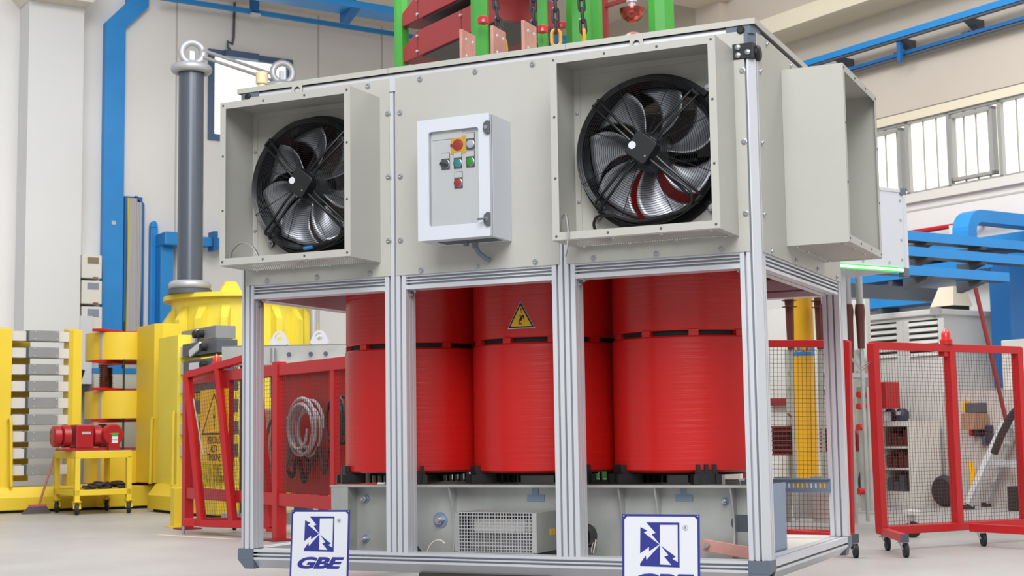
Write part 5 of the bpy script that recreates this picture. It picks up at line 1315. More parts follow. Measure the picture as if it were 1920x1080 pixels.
# amber column
c = fl(1516, 970); rY = .098
t = rthing('round_column', 'round amber-yellow column with a blue lettered band behind the right fence', 'column', (c.x, c.y, 0))
ztop = rd(1516, 520, 12.4).z; zb1_, zb2_ = rd(1516, 664, 12.4).z, rd(1516, 644, 12.4).z
rY = 21.5/FPX*((c-V((0, 0, 0))).length*.995)
MB('r').cyl((c.x, c.y, rd(1516, 897, 12.4).z), (c.x, c.y, 2.35), rY, 32).build('shaft', M_YELO, t, 40)
MB('r').cyl((c.x, c.y, 0), (c.x, c.y, rd(1516, 897, 12.4).z), rY*1.25, 24).build('footing', mat('grey_footing', (150, 142, 138), .7), t, 40)
bd_ = MB('r').cyl((c.x, c.y, zb1_), (c.x, c.y, zb2_), rY*1.01, 32, caps=False).build('band', M_BLUE, t, 40)
va = V((-c.x, -c.y, 0)).normalized(); sa = V((-va.y, va.x, 0))*-1
sa = V((va.y, -va.x, 0)); sa = sa if sa.dot(V((CR.dot(RX), CR.dot(RY), 0))) > 0 else -sa
def colmap(u, v, w):
    a = u/rY; d = va*math.cos(a)+sa*math.sin(a); return r2w((c.x+d.x*(rY*1.015+w), c.y+d.y*(rY*1.015+w), zb1_+.035+v))
text_mesh('lettering', 'A.M.E', .075, M_YELO, bd_, colmap, sx=.95, offset=.002)
# wall-side things behind the mesh
yW = YF-.9
def rbox(name, x0, x1, y0, y1, yy, dd, mt, label, cat, **k):
    a, b = yp(x0, y1, yy), yp(x1, y0, yy)
    return MB('r').box(a.x, b.x, yy, yy+dd, a.z, b.z).build(name, mt, None, label=label, cat=cat, **k)
t = rthing('test_bench', 'pale grey panel wall with red terminal strips behind the fence and amber column', 'panel', (yp(1520, 900, 10.6).x, 10.7, 0))
a, b = yp(1400, 940, 10.6), yp(1622, 560, 10.6)
MB('r').box(a.x, b.x, 10.6, 10.66, 0, b.z).build('back_panel', M_LOUV, t)
MB('r').box(a.x, b.x, 10.55, 10.6, yp(1500, 938, 10.6).z, yp(1500, 868, 10.6).z).build('lower_ledge', M_OFFW, t)
for x0, x1 in ((1440, 1481), (1488, 1493), (1551, 1609)):
    p0, p1 = yp(x0, 761, 10.54), yp(x1, 746, 10.54); MB('r').box(p0.x, p1.x, 10.54, 10.6, p0.z, p1.z).build('terminal_strip', M_REDD, t)
for x in (1484, 1545, 1612):
    p0, p1 = yp(x-4, 930, 10.5), yp(x+4, 655, 10.5); MB('r').box(p0.x, p1.x, 10.5, 10.53, 0, p1.z).build('upright', M_GALV, t)
    for yy_ in (660, 700, 730): q = yp(x, yy_, 10.49); MB('r').cyl((q.x, 10.5, q.z), (q.x, 10.46, q.z), .025, 10).build('clamp', M_ZINC, t, 40)
for i, (x0, x1, lab) in enumerate(((1446, 1478, 'brown finned resistor block left of the amber column behind the mesh'), (1538, 1562, 'brown finned resistor block right of the amber column behind the mesh'))):
    p0, p1 = yp(x0, 852 if i == 0 else 846, 10.3), yp(x1, 800 if i == 0 else 804, 10.3)
    t = rthing('resistor_block', lab, 'resistor', ((p0.x+p1.x)/2, 10.4, p0.z))
    MB('r').box(p0.x, p1.x-.02, 10.32, 10.54, p0.z, p1.z).build('core', M_DARK, t)
    for k in range(7):
        z_ = p0.z+(p1.z-p0.z)*k/6; MB('r').box(p0.x, p1.x+(.03 if k % 2 else 0), 10.3, 10.55, z_-.008, z_+.008).build('fin', M_REDD, t)
    q = yp(x1-3, 776, 10.4); MB('r').tube([(p1.x-.05, 10.4, p1.z), (p1.x-.03, 10.4, p1.z+.08), (q.x+.02, 10.4, q.z)], .012, 8).build('lead', M_BROWN, t, 40)
q = yp(1608, 826, 10.35); t = rthing('brown_motor', 'round brown drum motor in the gap between the right fence panels', 'motor', (q.x, 10.35, q.z-.17))
r_ = 20/FPX*14.3
MB('r').lathe([(0, 0), (r_*.8, 0), (r_, .03), (r_, .2), (0, .2)], (q.x, 10.3, q.z), 28, (0, 1, 0)).build('housing', M_REDD, t, 40)
MB('r').lathe([(0, 0), (r_*.9, 0), (r_*.9, .1), (0, .1)], (q.x-.1, 10.22, q.z), 24, (.6, 1, 0)).build('end_bell', M_DARK, t, 40)
pts = [r2w(tuple(yp(x, y, 10.2))) for x, y in ((1613, 775), (1618, 815), (1626, 835), (1620, 870), (1612, 900), (1617, 930), (1630, 940))]
cable('cable', 'black hanging cable looping down the post between the right fence panels', pts, .016, M_CABD)
t = rthing('cable_stand', 'grey post studded with red connectors between the right fence panels', 'stand', (yp(1626, 900, 9.9).x, 9.9, 0))
a, b = yp(1618, 940, 9.9), yp(1628, 725, 9.9); MB('r').box(a.x, b.x, 9.88, 9.92, 0, b.z).build('post', M_GALV, t)
MB('r').box(a.x-.1, b.x+.1, 9.8, 10.0, 0, .02).build('foot', M_GALV, t)
for y in (740, 762, 801, 921): q = yp(1619, y, 9.87); MB('r').cyl((q.x, 9.88, q.z), (q.x, 9.8, q.z), .03, 10).build('connector', M_REDP, t, 40)
p0, p1 = yp(1594, 708, 9.9), yp(1618, 704, 9.9); MB('r').box(p0.x, p1.x+.06, 9.7, 9.95, p0.z-.01, p0.z+.03).build('bracket_shelf', M_CORONA, t)
for i, (x, lab) in enumerate(((1500, 'grey bucket at the left of the amber column foot behind the mesh'), (1552, 'wider pinkish bucket at the right of the amber column foot behind the mesh'))):
    q = fl(x, 977-i*2); q = V((q.x, q.y+.05, 0)); r_ = (15, 19)[i]/FPX*12.2
    MB('r').lathe([(0, .0), (r_*.8, .0), (r_, .36), (r_*1.05, .37), (r_*.94, .37), (r_*.76, .02), (0, .02)], (q.x+(-.03, .08)[i], q.y-.2, 0), 24).build('bucket', mat('bucket_grey', (140, 136, 132), .7) if i == 0 else mat('bucket_pinkish', (176, 160, 154), .7), None, 40, label=lab, cat='bucket')
# ------------------------------------------------------------------ louvred cabinet, bench and ladder at the right
kc = fl(1771, 946); yC, xC = kc.y, kc.x
zt_ = yp(1771, 577, yC).z; x_l = yp(1619, 590, yC).x; y_r = yC+1.15
t = rthing('louvred_cabinet', 'large light-grey cabinet with louvred front panels behind the wide right fence', 'cabinet', ((x_l+xC)/2, yC+.6, 0))
MB('r').box(x_l, xC, yC, y_r, .08, zt_-.06).build('body', M_LOUV, t)
MB('r').box(x_l+.05, xC-.05, yC+.05, y_r-.05, 0, .08).build('plinth', M_DGREY, t)
MB('r').box(x_l-.03, xC+.03, yC-.03, y_r+.03, zt_-.06, zt_).build('roof', M_LOUV, t, bevel=.01)
MB('r').box(xC-.05, xC+.035, yC-.035, yC+.05, zt_-.07, zt_+.01).build('corner_cap', M_GALV, t, bevel=.006)
for xa, xb, ya in ((1633, 1684, 605), (1708, 1762, 599)):
    a, b = yp(xa, 650, yC), yp(xb, 650, yC); z0_ = yp(xb, ya, yC).z
    MB('r').box(a.x-.07, b.x+.07, yC-.012, yC, .3, zt_-.1).build('front_panel', M_LOUV, t, bevel=.004)
    for k in range(6):
        z_ = z0_-k*.062
        l_ = MB('r').hexa([(a.x, yC-.035, z_-.045), (b.x, yC-.035, z_-.045), (b.x, yC-.012, z_-.045), (a.x, yC-.012, z_-.045), (a.x, yC-.014, z_-.008), (b.x, yC-.014, z_-.008), (b.x, yC-.012, z_-.008), (a.x, yC-.012, z_-.008)]).build('louvre', M_LOUV, t)
        MB('r').box(a.x, b.x, yC-.018, yC-.0125, z_-.008, z_+.008).build('gap', M_DARK, l_)
m = MB('r'); q = yp(1785, 570, yC+.4); m.hexa([(q.x-.2, yC+.3, zt_+.05), (q.x+.1, yC+.3, zt_+.05), (q.x+.1, yC+.6, zt_+.05), (q.x-.2, yC+.6, zt_+.05), (q.x-.13, yC+.36, zt_+.25), (q.x+.06, yC+.36, zt_+.25), (q.x+.06, yC+.54, zt_+.25), (q.x-.13, yC+.54, zt_+.25)])
m.build('roof_vent', M_BEAM, t); MB('r').box(q.x-.18, q.x+.08, yC+.33, yC+.57, zt_, zt_+.05).build('vent_neck', M_DARK, t)
# open shelf cabinet in front
ys = yC-.5; a, b = yp(1648, 945, ys), yp(1713, 945, ys); zs1 = yp(1680, 790, ys).z
t = rthing('shelf_cabinet', 'small white open cabinet with dark shelves behind the left half of the wide fence', 'cabinet', ((a.x+b.x)/2, ys+.2, 0))
m = MB('r'); m.box(a.x, a.x+.04, ys, ys+.42, 0, zs1-.05); m.box(b.x-.04, b.x, ys, ys+.42, 0, zs1-.05); m.box(a.x, b.x, ys, ys+.42, zs1-.05, zs1); m.box(a.x+.04, b.x-.04, ys, ys+.42, .0, .14); m.build('carcass', M_OFFW, t)
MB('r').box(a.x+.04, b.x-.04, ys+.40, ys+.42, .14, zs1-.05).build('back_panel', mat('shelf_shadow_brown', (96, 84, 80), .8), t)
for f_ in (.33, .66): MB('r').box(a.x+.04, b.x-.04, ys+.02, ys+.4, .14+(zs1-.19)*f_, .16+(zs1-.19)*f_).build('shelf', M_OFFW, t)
for i, (x, lab) in enumerate(((1670, 'dark navy rounded part at the left on top of the open shelf cabinet'), (1692, 'dark navy rounded part with a white patch on top of the open shelf cabinet'))):
    q = yp(x, 784, ys+.15); t2 = rthing('power_tool', lab, 'tool', (q.x, ys+.15, zs1))
    MB('r').lathe([(0, 0), (.05, .0), (.068, .03), (.068, .09), (.04, .125), (0, .13)], (q.x, ys+.15, zs1), 20).build('body', M_NAVY, t2, 40)
    MB('r').box(q.x-.02, q.x+.03, ys+.08, ys+.1, zs1+.06, zs1+.1).build('badge', M_SIGNW if i else M_DGREY, t2)
k_i = 0
for f_, n_ in ((0, 3), (.33, 4), (.66, 4)):
    for j in range(n_):
        xx = a.x+.07+j*.075; zz0 = .14+(zs1-.19)*f_+(.02 if f_ else 0); k_i += 1
        MB('r').box(xx, xx+.06, ys+.06, ys+.3, zz0, zz0+.1+.03*((j*7+k_i) % 3)).build('storage_box', M_DGREY if (j+k_i) % 2 else M_BROWN, None, label='dark small box on a shelf of the open white cabinet behind the right fence', cat='box', group='small boxes in the open cabinet', bevel=.004)
# red enclosure on the wall left of the shelf cabinet
a, b = yp(1618, 767, ys-.1), yp(1660, 716, ys-.1)
MB('r').box(a.x, b.x, ys-.1, ys+.1, a.z, b.z).build('wall_box', M_REDP, None, label='flat red box standing above the open shelf cabinet behind the fence', cat='box', bevel=.004)
a, b = yp(1640, 795, ys-.02), yp(1658, 772, ys-.02)
MB('r').box(a.x, b.x, ys-.02, ys+.08, zs1+.001, b.z).build('white_canister', M_SIGNW, None, label='small white box on the open cabinet below the red box', cat='box', bevel=.01)
# ladder
l0, l1 = fl(1816, 955), fl(1851, 950); apx = rd(1885, 792, 13.6)
t = rthing('step_ladder', 'silver aluminium step ladder standing behind the far right of the wide fence', 'ladder', (l0.x, l0.y, 0))
top = V((apx.x, apx.y, apx.z)); sd = V((0, .46, 0))
for i, (p, o) in enumerate(((l0, V((0, 0, 0))), (l1, V((0, 0, 0))))):
    s_ = V((p.x, p.y, 0)); MB('r').bar(s_+V((0, 0, .04)), top+V((.05*i, .1*i, 0)), .075, .06, up=(1, 0, 0)).build('stile', M_LADD, t, bevel=.004)
    MB('r').bar(s_, s_+V((0, 0, .04)), .12, .05).build('foot', M_RUB, t)
r0, r1 = rd(1905, 955, 13.2), rd(1930, 950, 13.6)
for i, p in enumerate((V((l0.x+.9, l0.y+.35, 0)), V((l1.x+.85, l1.y+.4, 0)))):
    MB('r').bar(p, top+V((.08, .1*i, 0)), .06, .05, up=(1, 0, 0)).build('stile', M_LADD, t, bevel=.004)
for f_ in (.25, .5, .75):
    a_ = V((l0.x, l0.y, .04)); b_ = V((l1.x, l1.y, .04)); MB('r').bar(a_*(1-f_)+top*f_, b_*(1-f_)+(top+V((.05, .1, 0)))*f_, .07, .03).build('step', M_LADD, t)
a_ = V((l0.x, l0.y, .04))*.5+top*.5; MB('r').bar(a_, a_+V((.45, .2, .0)), .03, .06).build('brace', M_LADD, t)
pts = [tuple(yp(x, y, yC-.7)) for x, y in ((1920, 760), (1903, 772), (1893, 786), (1886, 800), (1878, 815), (1870, 835), (1864, 850))]
cable('cable', 'thick dark cable draped over the top of the step ladder', [r2w(p) for p in pts], .035, M_CABD)
p0, p1 = rd(1829, 540, 13.3), rd(1889, 800, 13.3)
MB('r').cyl(p0, p1, .02, 10).build('brown_pole', M_REDD, None, 40, label='thin brown pole slanting down to the step ladder behind the right fence', cat='pole')
# small things by the ladder
rbox('cardboard_box', 1803, 1826, 775, 805, yC-.25, .2, M_CARD, 'brown cardboard box hung on the cabinet side left of the ladder', 'box')
t = rthing('tool_board', 'grey tool panel behind the cardboard box and ladder', 'panel', (yp(1830, 900, yC-.1).x, yC-.05, 0))
a, b = yp(1812, 942, yC-.04), yp(1905, 730, yC-.04); MB('r').box(xC+.06, b.x, yC-.03, yC, 0, b.z).build('board', mat('warm_grey_board', (196, 186, 180), .7), t)
a, b = yp(1812, 774, yC-.1), yp(1841, 755, yC-.1); MB('r').box(a.x, b.x, yC-.12, yC-.03, a.z, b.z).build('shelf_bin', M_DGREY, t)
MB('r').box(a.x-.03, a.x, yC-.12, yC-.03, a.z, b.z+.02).build('yellow_bracket', M_YELO, t)
for i, (x, y, w_, c_) in enumerate(((1819, 811, 5, M_REDP), (1833, 812, 8, M_NAVY), (1850, 804, 7, M_NAVY), (1852, 820, 8, M_NAVY), (1843, 828, 5, M_DGREY))):
    q = yp(x, y, yC-.1); MB('r').box(q.x-w_*.004, q.x+w_*.004, yC-.1, yC-.03, q.z-.035, q.z+.035).build('hung_tool', c_, None, bevel=.01,
        label=('small red tool hung on the grey board under the cardboard box', 'navy tool hung beside the small red tool', 'upper navy tool hung nearest the ladder', 'lower navy tool hung nearest the ladder', 'little grey tool hung lowest on the grey board')[i], cat='tool')
m = MB('r'); q0, q1 = yp(1817, 865, yC-.2), yp(1827, 915, yC-.2); m.prism([(q0.x-.02, q0.z), (q0.x+.02, q0.z), (q1.x+.03, q1.z+.05), (q1.x+.01, q1.z), (q1.x-.04, q1.z)], lambda p: (p[0], yC-.2, p[1]), lambda p: (p[0], yC-.17, p[1]))
m.build('hand_tool', M_YELO, None, label='slim yellow handle standing left of the ladder foot behind the fence', cat='tool')
q = fl(1772, 925); m = MB('r'); q = yp(1771, 905, yC-.3)
m.lathe([(0, 0), (.12, 0), (.15, .03), (.15, .07), (.12, .1), (0, .1)], (q.x, yC-.35, .15), 28, (0, 1, 0)); m.build('spare_wheel', M_RUB, None, 40, label='dark wheel on the floor against the cabinet beside the middle upright of the wide fence', cat='wheel')
p0, p1 = fl(1660, 943), fl(1790, 944); cable('floor_cable', 'long black cable lying along the foot of the louvred cabinet', [r2w((p0.x-.1, p0.y-.06, .015)), r2w((p0.x+.2, p0.y-.1, .015)), r2w((p1.x-.1, p1.y-.12, .015)), r2w((p1.x+.1, p1.y-.1, .015))], .015, M_CABD)
q = fl(1712, 1008); t = rthing('floor_castor', 'single castor wheel seen under the wide fence, further back on the floor', 'castor', (q.x, q.y, 0))
MB('r').lathe([(0, -.018), (.05, -.018), (.056, -.01), (.056, .01), (.05, .018), (0, .018)], (q.x, q.y, .056), 24, (-.6, 1, 0)).build('wheel', M_RUB, t, 40)
MB('r').bar((q.x, q.y-.02, .056), (q.x-.01, q.y-.02, .16), .04, .006).bar((q.x, q.y+.02, .056), (q.x-.01, q.y+.02, .16), .04, .006).build('fork', M_CORONA, t)
MB('r').box(q.x-.05, q.x+.04, q.y-.04, q.y+.04, .158, .19).build('top_plate', M_OFFW, t)
q = fl(1898, 958); MB('r').box(q.x-.05, q.x+.3, q.y, q.y+.2, 0, .22).build('tool_case', M_RUB, None, label='dark case on the floor at the right edge behind the fence', cat='case', bevel=.01)
a, b = rd(1889, 900, 14.2), rd(1935, 636, 14.2)
MB('r').box(a.x, b.x+.1, a.y, a.y+.22, 0, b.z).build('cream_cabinet', M_OFFW, None, label='cream cabinet at the far right edge below the deep blue duct', cat='cabinet', bevel=.01)

# ------------------------------------------------------------------ blue cable trays over the right side
xT = -8.95; ylo = 8.7
TRY = [(1703, 441), (1703, 470), (1703, 506)]
for i, (x, y) in enumerate(TRY):
    q = xp(x, y, xT); z_ = q.z; hh = .043; y1_ = 14.0 if i < 2 else xp(1893, 525, xT).y
    y1_ = min(y1_, YF-.02)
    t = rthing('cable_tray', ('topmost', 'middle', 'lowest')[i]+' of three stacked blue cable trays beyond the right hood', 'cable tray', (xT-.2, 11, z_-.05))
    MB('r').box(xT-.012, xT, ylo, y1_, z_-hh, z_+hh).build('side_rail', M_BLUE, t)
    MB('r').box(xT-.16, xT-.012, ylo, y1_, z_-hh, z_-hh+.01).build('tray_floor', M_DGREY, t)
    for px__ in (1745, 1845):
        yb_ = xp(px__, y, xT).y
        m = MB('r'); m.prism([(xT-.3, z_-hh), (xT+.005, z_-hh), (xT-.02, z_-hh-.03), (xT-.3, z_-hh-.1)], lambda p: (p[0], yb_-.04, p[1]), lambda p: (p[0], yb_+.04, p[1])); m.build('bracket', M_DGREY, t)
# trays running along the window wall
for i, (x0, y0, x1, y1, lab) in enumerate(((1700, 483, 1920, 436, 'upper blue tray running along the wall under the windows'), (1620, 573, 1738, 555, 'lower blue tray along the wall above the louvred cabinet'), (1640, 520, 1890, 486, 'middle blue tray along the wall behind the stacked trays'))):
    a, b = wf(x0, y0, .3), wf(x1, y1, .3); z_ = (a.z+b.z)/2
    t = rthing('cable_tray', lab, 'cable tray', ((a.x+b.x)/2, YF-.2, z_))
    MB('r').box(a.x-.6, b.x+(.8 if i != 1 else 0), YF-.31, YF-.3, z_-.06, z_+.06).build('side_rail', M_BLUE, t)
    MB('r').box(a.x-.6, b.x+(.8 if i != 1 else 0), YF-.3, YF-.003, z_-.06, z_-.05).build('tray_floor', M_BLUED, t)
    MB('r').box(a.x+.2, a.x+.26, YF-.3, YF-.003, z_-.16, z_-.06).build('bracket', M_DGREY, t)
q0, q1 = xp(1613, 540, -10.3), xp(1862, 572, -10.3)
MB('r').box(-10.4, -10.28, q0.y-.3, min(q1.y, YF-.35), q0.z-.09, q0.z+.04).build('grey_trunking', M_DGREY, None, label='level dark grey trunking below the stacked blue trays', cat='trunking')
# looped blue duct
xU = -9.3; zb_u = xp(1825, 520, xU).z
u0, u1 = xp(1816, 430, xU).y, xp(1841, 430, xU).y; zt_ = xp(1842, 393, xU).z
u2 = min(YF-.02, xp(1960, 410, xU).y)
t = rthing('looped_duct', 'blue duct that rises and bends over to the right above the stacked trays', 'duct', (xU, (u0+u1)/2, 0))
wd = u1-u0; R_ = wd*.8
m = MB('r'); o_ = [(u0+wd*1.1-wd*1.1*math.cos(a), zt_-wd*1.1+wd*1.1*math.sin(a)) for a in [PI/2*i/8 for i in range(9)]]
th_ = wd*.62; inn_ = [(u0+wd*1.1-(wd*1.1-th_)*math.cos(a), zt_-wd*1.1+(wd*1.1-th_)*math.sin(a)) for a in [PI/2*i/8 for i in range(9)]]
P_ = [(u0, zb_u)]+o_+[(u2, zt_), (u2, zt_-th_)]+inn_[::-1]+[(u0+th_, zb_u)]
m.prism(P_, lambda p: (xU-.2, p[0], p[1]), lambda p: (xU, p[0], p[1])); m.build('duct_body', M_BLUE, t)
MB('r').box(xU-.2, xT-.16, u0+.02, u0+th_-.02, zb_u-.03, zb_u).build('foot', M_BLUED, t)
# big deep blue drop at the far right
a, b = rd(1862, 700, 14.75), rd(1945, 700, 14.75); zb_ = rd(1890, 727, 14.75).z; ze = rd(1890, 482, 14.75).z
t = rthing('blue_duct', 'big deep blue duct with a rounded elbow dropping at the far right', 'duct', ((a.x+b.x)/2, a.y, zb_))
m = MB('r'); yD = a.y
P_ = [(a.x, zb_), (b.x, zb_), (b.x, ze)]+[(a.x+.22-.22*math.sin(q), ze-.22+.22*math.cos(q)) for q in [PI/2*i/6 for i in range(7)]]
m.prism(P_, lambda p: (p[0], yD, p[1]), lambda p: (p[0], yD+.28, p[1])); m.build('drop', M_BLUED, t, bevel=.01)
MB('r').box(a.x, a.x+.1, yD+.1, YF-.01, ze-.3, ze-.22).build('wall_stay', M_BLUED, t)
# red pipe and crane rails on the window wall
a, b = wf(1735, 432, .15), wf(1885, 408, .15)
t = rthing('fire_pipe', 'thin red pipe running along the wall under the windows', 'pipe', ((a.x+b.x)/2, YF-.15, a.z-.02))
MB('r').cyl((a.x-.8, YF-.15, (a.z+b.z)/2), (b.x+.1, YF-.15, (a.z+b.z)/2), .028, 12).build('pipe', M_REDP, t, 40)
for x in (a.x-.3, b.x-.4): MB('r').box(x-.02, x+.02, YF-.15, YF-.003, (a.z+b.z)/2-.02, (a.z+b.z)/2+.02).build('clip', M_REDD, t)
a, b = wf(1785, 432, .2), wf(1800, 432, .2); MB('r').box(a.x, b.x, YF-.25, YF-.003, a.z-.05, a.z+.05).build('sensor', M_OFFW, None, label='small grey fitting with a red tip under the red wall pipe', cat='fitting')
for (x0, y0, x1, y1, off, hh, lab) in ((1515, 117, 1890, 5, .25, .036, 'blue overhead conductor rail, the upper of two below the right beam'), (1600, 128, 1918, 36, .12, .02, 'thin blue-grey rail, the lower of two below the right beam')):
    a, b = wf(x0, y0, off), wf(x1, y1, off); z_ = (a.z+b.z)/2
    t = rthing('conductor_rail', lab, 'rail', ((a.x+b.x)/2, YF-off, z_-.1))
    MB('r').box(a.x-1.5, b.x+2.5, YF-off-.03, YF-off+.03, z_-hh, z_+hh).build('rail', M_BLUE if hh > .03 else M_BLUED, t)
    MB('r').box(a.x-1.5, b.x+2.5, YF-off-.025, YF-off+.02, z_-hh-.03, z_-hh-.008).build('cable_run', M_DGREY, t)
    for i in range(-1, 5):
        x = wf(1683, 66, off).x+(wf(1810, 30, off).x-wf(1683, 66, off).x)*i
        m = MB('r'); m.prism([(YF-.003, z_+hh), (YF-off-.03, z_+hh), (YF-off-.03, z_+hh+.02), (YF-.003, z_+hh+.02)] if hh < .03 else [(YF-.003, z_-hh), (YF-off-.02, z_-hh), (YF-.003, z_-hh-.14)], lambda p: (x-.05, p[0], p[1]), lambda p: (x+.05, p[0], p[1])); m.build('bracket', M_DGREY, t)
    if hh > .03:
        x = wf(1684, 85, off).x; MB('r').box(x-.025, x+.025, YF-off+.0, YF-off+.05, z_-.3, z_-hh).build('drop_link', M_BLUED, t)

# ================================================================== impulse generator rising behind the enclosure
GDp = 11.2
t = thing('impulse_generator', 'tall test tower of green fibreglass posts and red laminate beams behind the enclosure', 'test tower', V((*dp(1000, 500, GDp).xy, 0)))
def gpost(x0, x1, d, label=None, z1=4.6):
    a, b = dp(x0, 60, d), dp(x1, 60, d); c = (a+b)/2; r = (b-a).length/2
    m = MB(); n = 8
    P_ = []
    for k in range(4):
        for s in (-.24, .24): an = PI/2*k+RA+.75+s*1.6; P_.append((c.x+math.cos(an)*r*1.06, c.y+math.sin(an)*r*1.06))
    m.prism(P_, lambda p: (p[0], p[1], 0), lambda p: (p[0], p[1], z1)); return m.build('green_post', M_GREEN, t, bevel=.008)
gpost(740, 766, 12.2); gpost(884, 916, 10.6); gpost(1004, 1027, 10.9); gpost(1063, 1110, 11.4); gpost(1107, 1132, 11.8); gpost(1218, 1264, 11.2); gpost(944, 975, 13.0, z1=2.95)
def lbeam(x0, yt0, yb0, x1, yt1, d0, L, depth):
    """red laminate box beam along the room x axis, near end at the right, far end chamfered"""
    a = dp(x0, yt0, d0); b = dp(x0, yb0, d0); h = a.z-b.z; ra = w2r(a)
    m = MB('r'); c = .16
    pl = [(0, b.z+h*.0), (0, a.z-h*.45), (c*1.6, a.z), (L, a.z), (L, b.z), (c, b.z)]
    m.prism([(ra.x+p[0], p[1]) for p in pl], lambda p: (p[0], ra.y, p[1]), lambda p: (p[0], ra.y+depth, p[1]))
    o = m.build('laminate_beam', M_REDD, t, bevel=.004)
    for px__ in (.26, .95):
        for f_ in (.2, .8): MB('r').cyl((ra.x+px__, ra.y, b.z+h*f_), (ra.x+px__, ra.y-.012, b.z+h*f_), .012, 8).build('bolt', M_CORONA, o)
        MB('r').box(ra.x+px__-.004, ra.x+px__+.004, ra.y-.002, ra.y, b.z, a.z).build('joint', M_BROWN, o)
    MB('r').box(ra.x+.3, ra.x+L, ra.y+.02, ra.y+depth-.02, b.z-.012, b.z).build('dark_underside', mat('underside_dark_grey', (70, 62, 62), .5), o)  # darker grey sheet along the underside of the beam
lbeam(754, 72, 120, 0, 0, 12.15, 1.5, .5)
lbeam(754, 4, 52, 0, 0, 12.15, 1.75, .5)
for (x0, y0, x1, y1, h_, d_) in ((905, 96, 1006, 74, .15, 11.9), (905, 40, 1010, 5, .2, 11.9)):
    a, b = dp(x0, y0, d_+.2), dp(x1, y1, d_-.2); b.z = a.z+.02
    MB().bar(a, b, .3, h_).build('cross_beam', M_REDD, t, bevel=.004)
q0 = dp(990, 30, 12.3); MB().cyl(dp(960, 40, 12.4), dp(1000, 28, 12.2), .07, 18).cyl(dp(975, 36, 12.3), dp(980, 34, 12.28), .09, 18).build('black_resistor', M_BLACK, t, 40)
for x, y, d in ((906, 38, 10.4), (1017, 55, 10.7), (1052, 48, 11.9)):
    c = dp(x, y, d); bk = MB().obox(c, RX, RY, (0, 0, 1), .03, .03, .026).build('clamp_block', M_REDP, t, bevel=.003)
    MB().cyl(c, c+(CAM-c).normalized()*.045, .012, 8).build('clamp_screw', M_ZINC, bk, 40)
a = dp(1136, 70, 11.5)
MB().bar(V((a.x, a.y, 0)), V((a.x, a.y, 4.6)), .038).build('red_frame', M_REDD, t)
b0, b1 = dp(1136, 11, 11.5), dp(1222, -6, 11.2); b1.z = b0.z+.02
MB().bar(b0, b1, .03, .03).build('red_crossbar', M_REDD, t)
for x in (1028, 1036): a = dp(x, 60, 11.9); MB().bar(V((a.x, a.y, 0)), V((a.x, a.y, 4.6)), .03).build('blue_strut', M_BLUED, t)
MB().box(*(lambda p: (p.x-.9, p.x+1.2, p.y-.7, p.y+.7, 0, .08))(dp(1000, 500, GDp))).build('base', M_DGREY, t)
# copper sphere gap electrodes
c = dp(1185, 17, 10.9); r_ = 23.5/FPX*10.9
t = thing('sphere_electrode', 'polished copper half-sphere hanging on a silver rod between the green posts', 'electrode', c)
MB().lathe([(0, 0)]+[(r_*math.sin(a), -r_*1.12*math.cos(a)+0) for a in [PI/2*(1-i/12) for i in range(13)]][:-1]+[(0, -r_*1.12)], c, 40).build('dome', M_COPS, t, 50)
MB().lathe([(0, 0), (r_*.32, 0), (r_*.32, .05), (r_*.42, .05), (r_*.42, .6), (0, .6)], c, 24).build('rod', M_CORONA, t, 40)
q = dp(1188, 83, 10.95); t = thing('sphere_electrode', 'copper sphere just showing above the lid under the hanging half-sphere', 'electrode', q-V((0, 0, .1)))
MB().lathe([(0, -r_)]+[(r_*math.sin(a), -r_*math.cos(a)) for a in [PI*i/16 for i in range(1, 16)]]+[(0, r_)], q, 32).build('ball', M_COPPER, t, 50)
MB().cyl((q.x, q.y, 0), (q.x, q.y, q.z-r_*.9), .03, 12).build('stand', M_CORONA, t, 40)

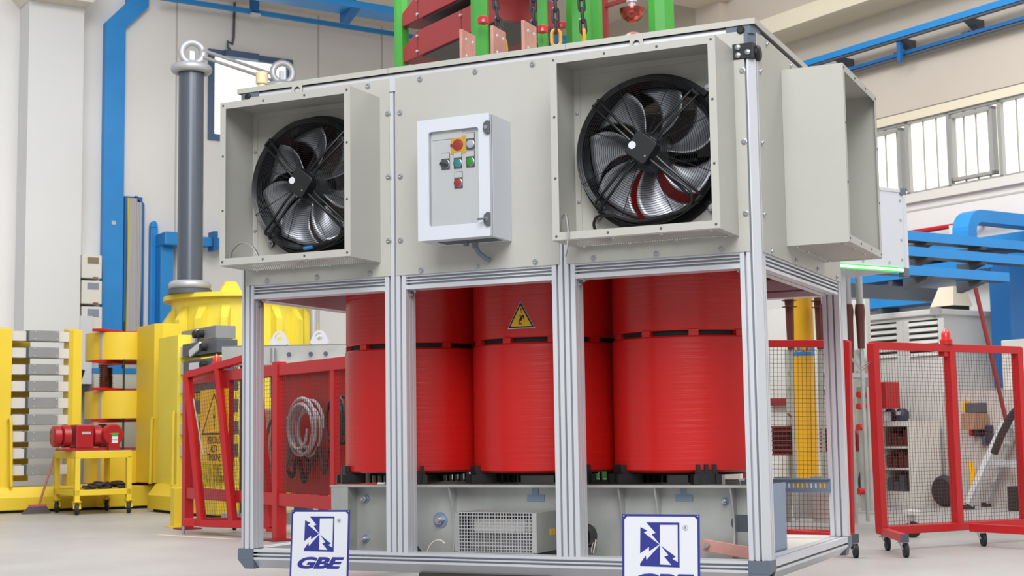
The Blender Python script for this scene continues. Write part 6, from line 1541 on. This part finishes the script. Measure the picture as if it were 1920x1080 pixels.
# ================================================================== floor line and lights
a, b = fl(290, 1003), fl(440, 1012)
m = MB('r'); m.hexa([(a.x, a.y, .0005), (b.x, b.y, .0005), (b.x, b.y+.06, .0005), (a.x, a.y+.06, .0005), (a.x, a.y, .0015), (b.x, b.y, .0015), (b.x, b.y+.06, .0015), (a.x, a.y+.06, .0015)])
S('trim_13', m, mat('worn_yellow_line', (214, 198, 168), .6))

world = bpy.data.worlds.new('hall_light'); SC.world = world; world.use_nodes = True
bg = world.node_tree.nodes['Background']; bg.inputs['Color'].default_value = (.93, .96, 1.0, 1); bg.inputs['Strength'].default_value = .5
def area(name, rp, sx, sy, e, col=(1, 1, 1), tgt=None):
    l = bpy.data.lights.new(name, 'AREA'); l.shape = 'RECTANGLE'; l.size = sx; l.size_y = sy; l.energy = e; l.color = col
    o = bpy.data.objects.new(name, l); COL.objects.link(o); o.location = r2w(rp)
    d = (r2w(tgt)-r2w(rp)) if tgt else V((0, 0, -1)); o.rotation_euler = d.to_track_quat('-Z', 'Y').to_euler(); return o
area('hall_added_light', (1.5, -1.5, 7.5), 7, 6, 1150, (.98, .99, 1), (-4.5, 3.5, 1))  # unseen area light added above and behind the camera as front key
area('hall_added_light', (-10, 5, 7.8), 6, 4, 760, (.98, .99, 1))  # unseen area light added to brighten the left background
area('hall_added_light', (-5, 9, 7.8), 6, 3, 360, (1, .97, .93))  # unseen warm area light added to brighten the rear

cam = bpy.data.cameras.new('camera'); cam.sensor_width = 36; cam.lens = FPX/1920*36; cam.clip_start = .05; cam.clip_end = 200
cam.dof.use_dof = True; cam.dof.focus_distance = 6.3; cam.dof.aperture_fstop = 8
co = bpy.data.objects.new('camera', cam); COL.objects.link(co)
co.matrix_world = Matrix(((CR.x, CU.x, -CF.x, CAM.x), (CR.y, CU.y, -CF.y, CAM.y), (CR.z, CU.z, -CF.z, CAM.z), (0, 0, 0, 1)))
SC.camera = co
vs_ = SC.view_settings; vs_.view_transform = 'Standard'; vs_.look = 'None'; vs_.exposure = 0.0; vs_.gamma = 1.0; vs_.use_curve_mapping = False
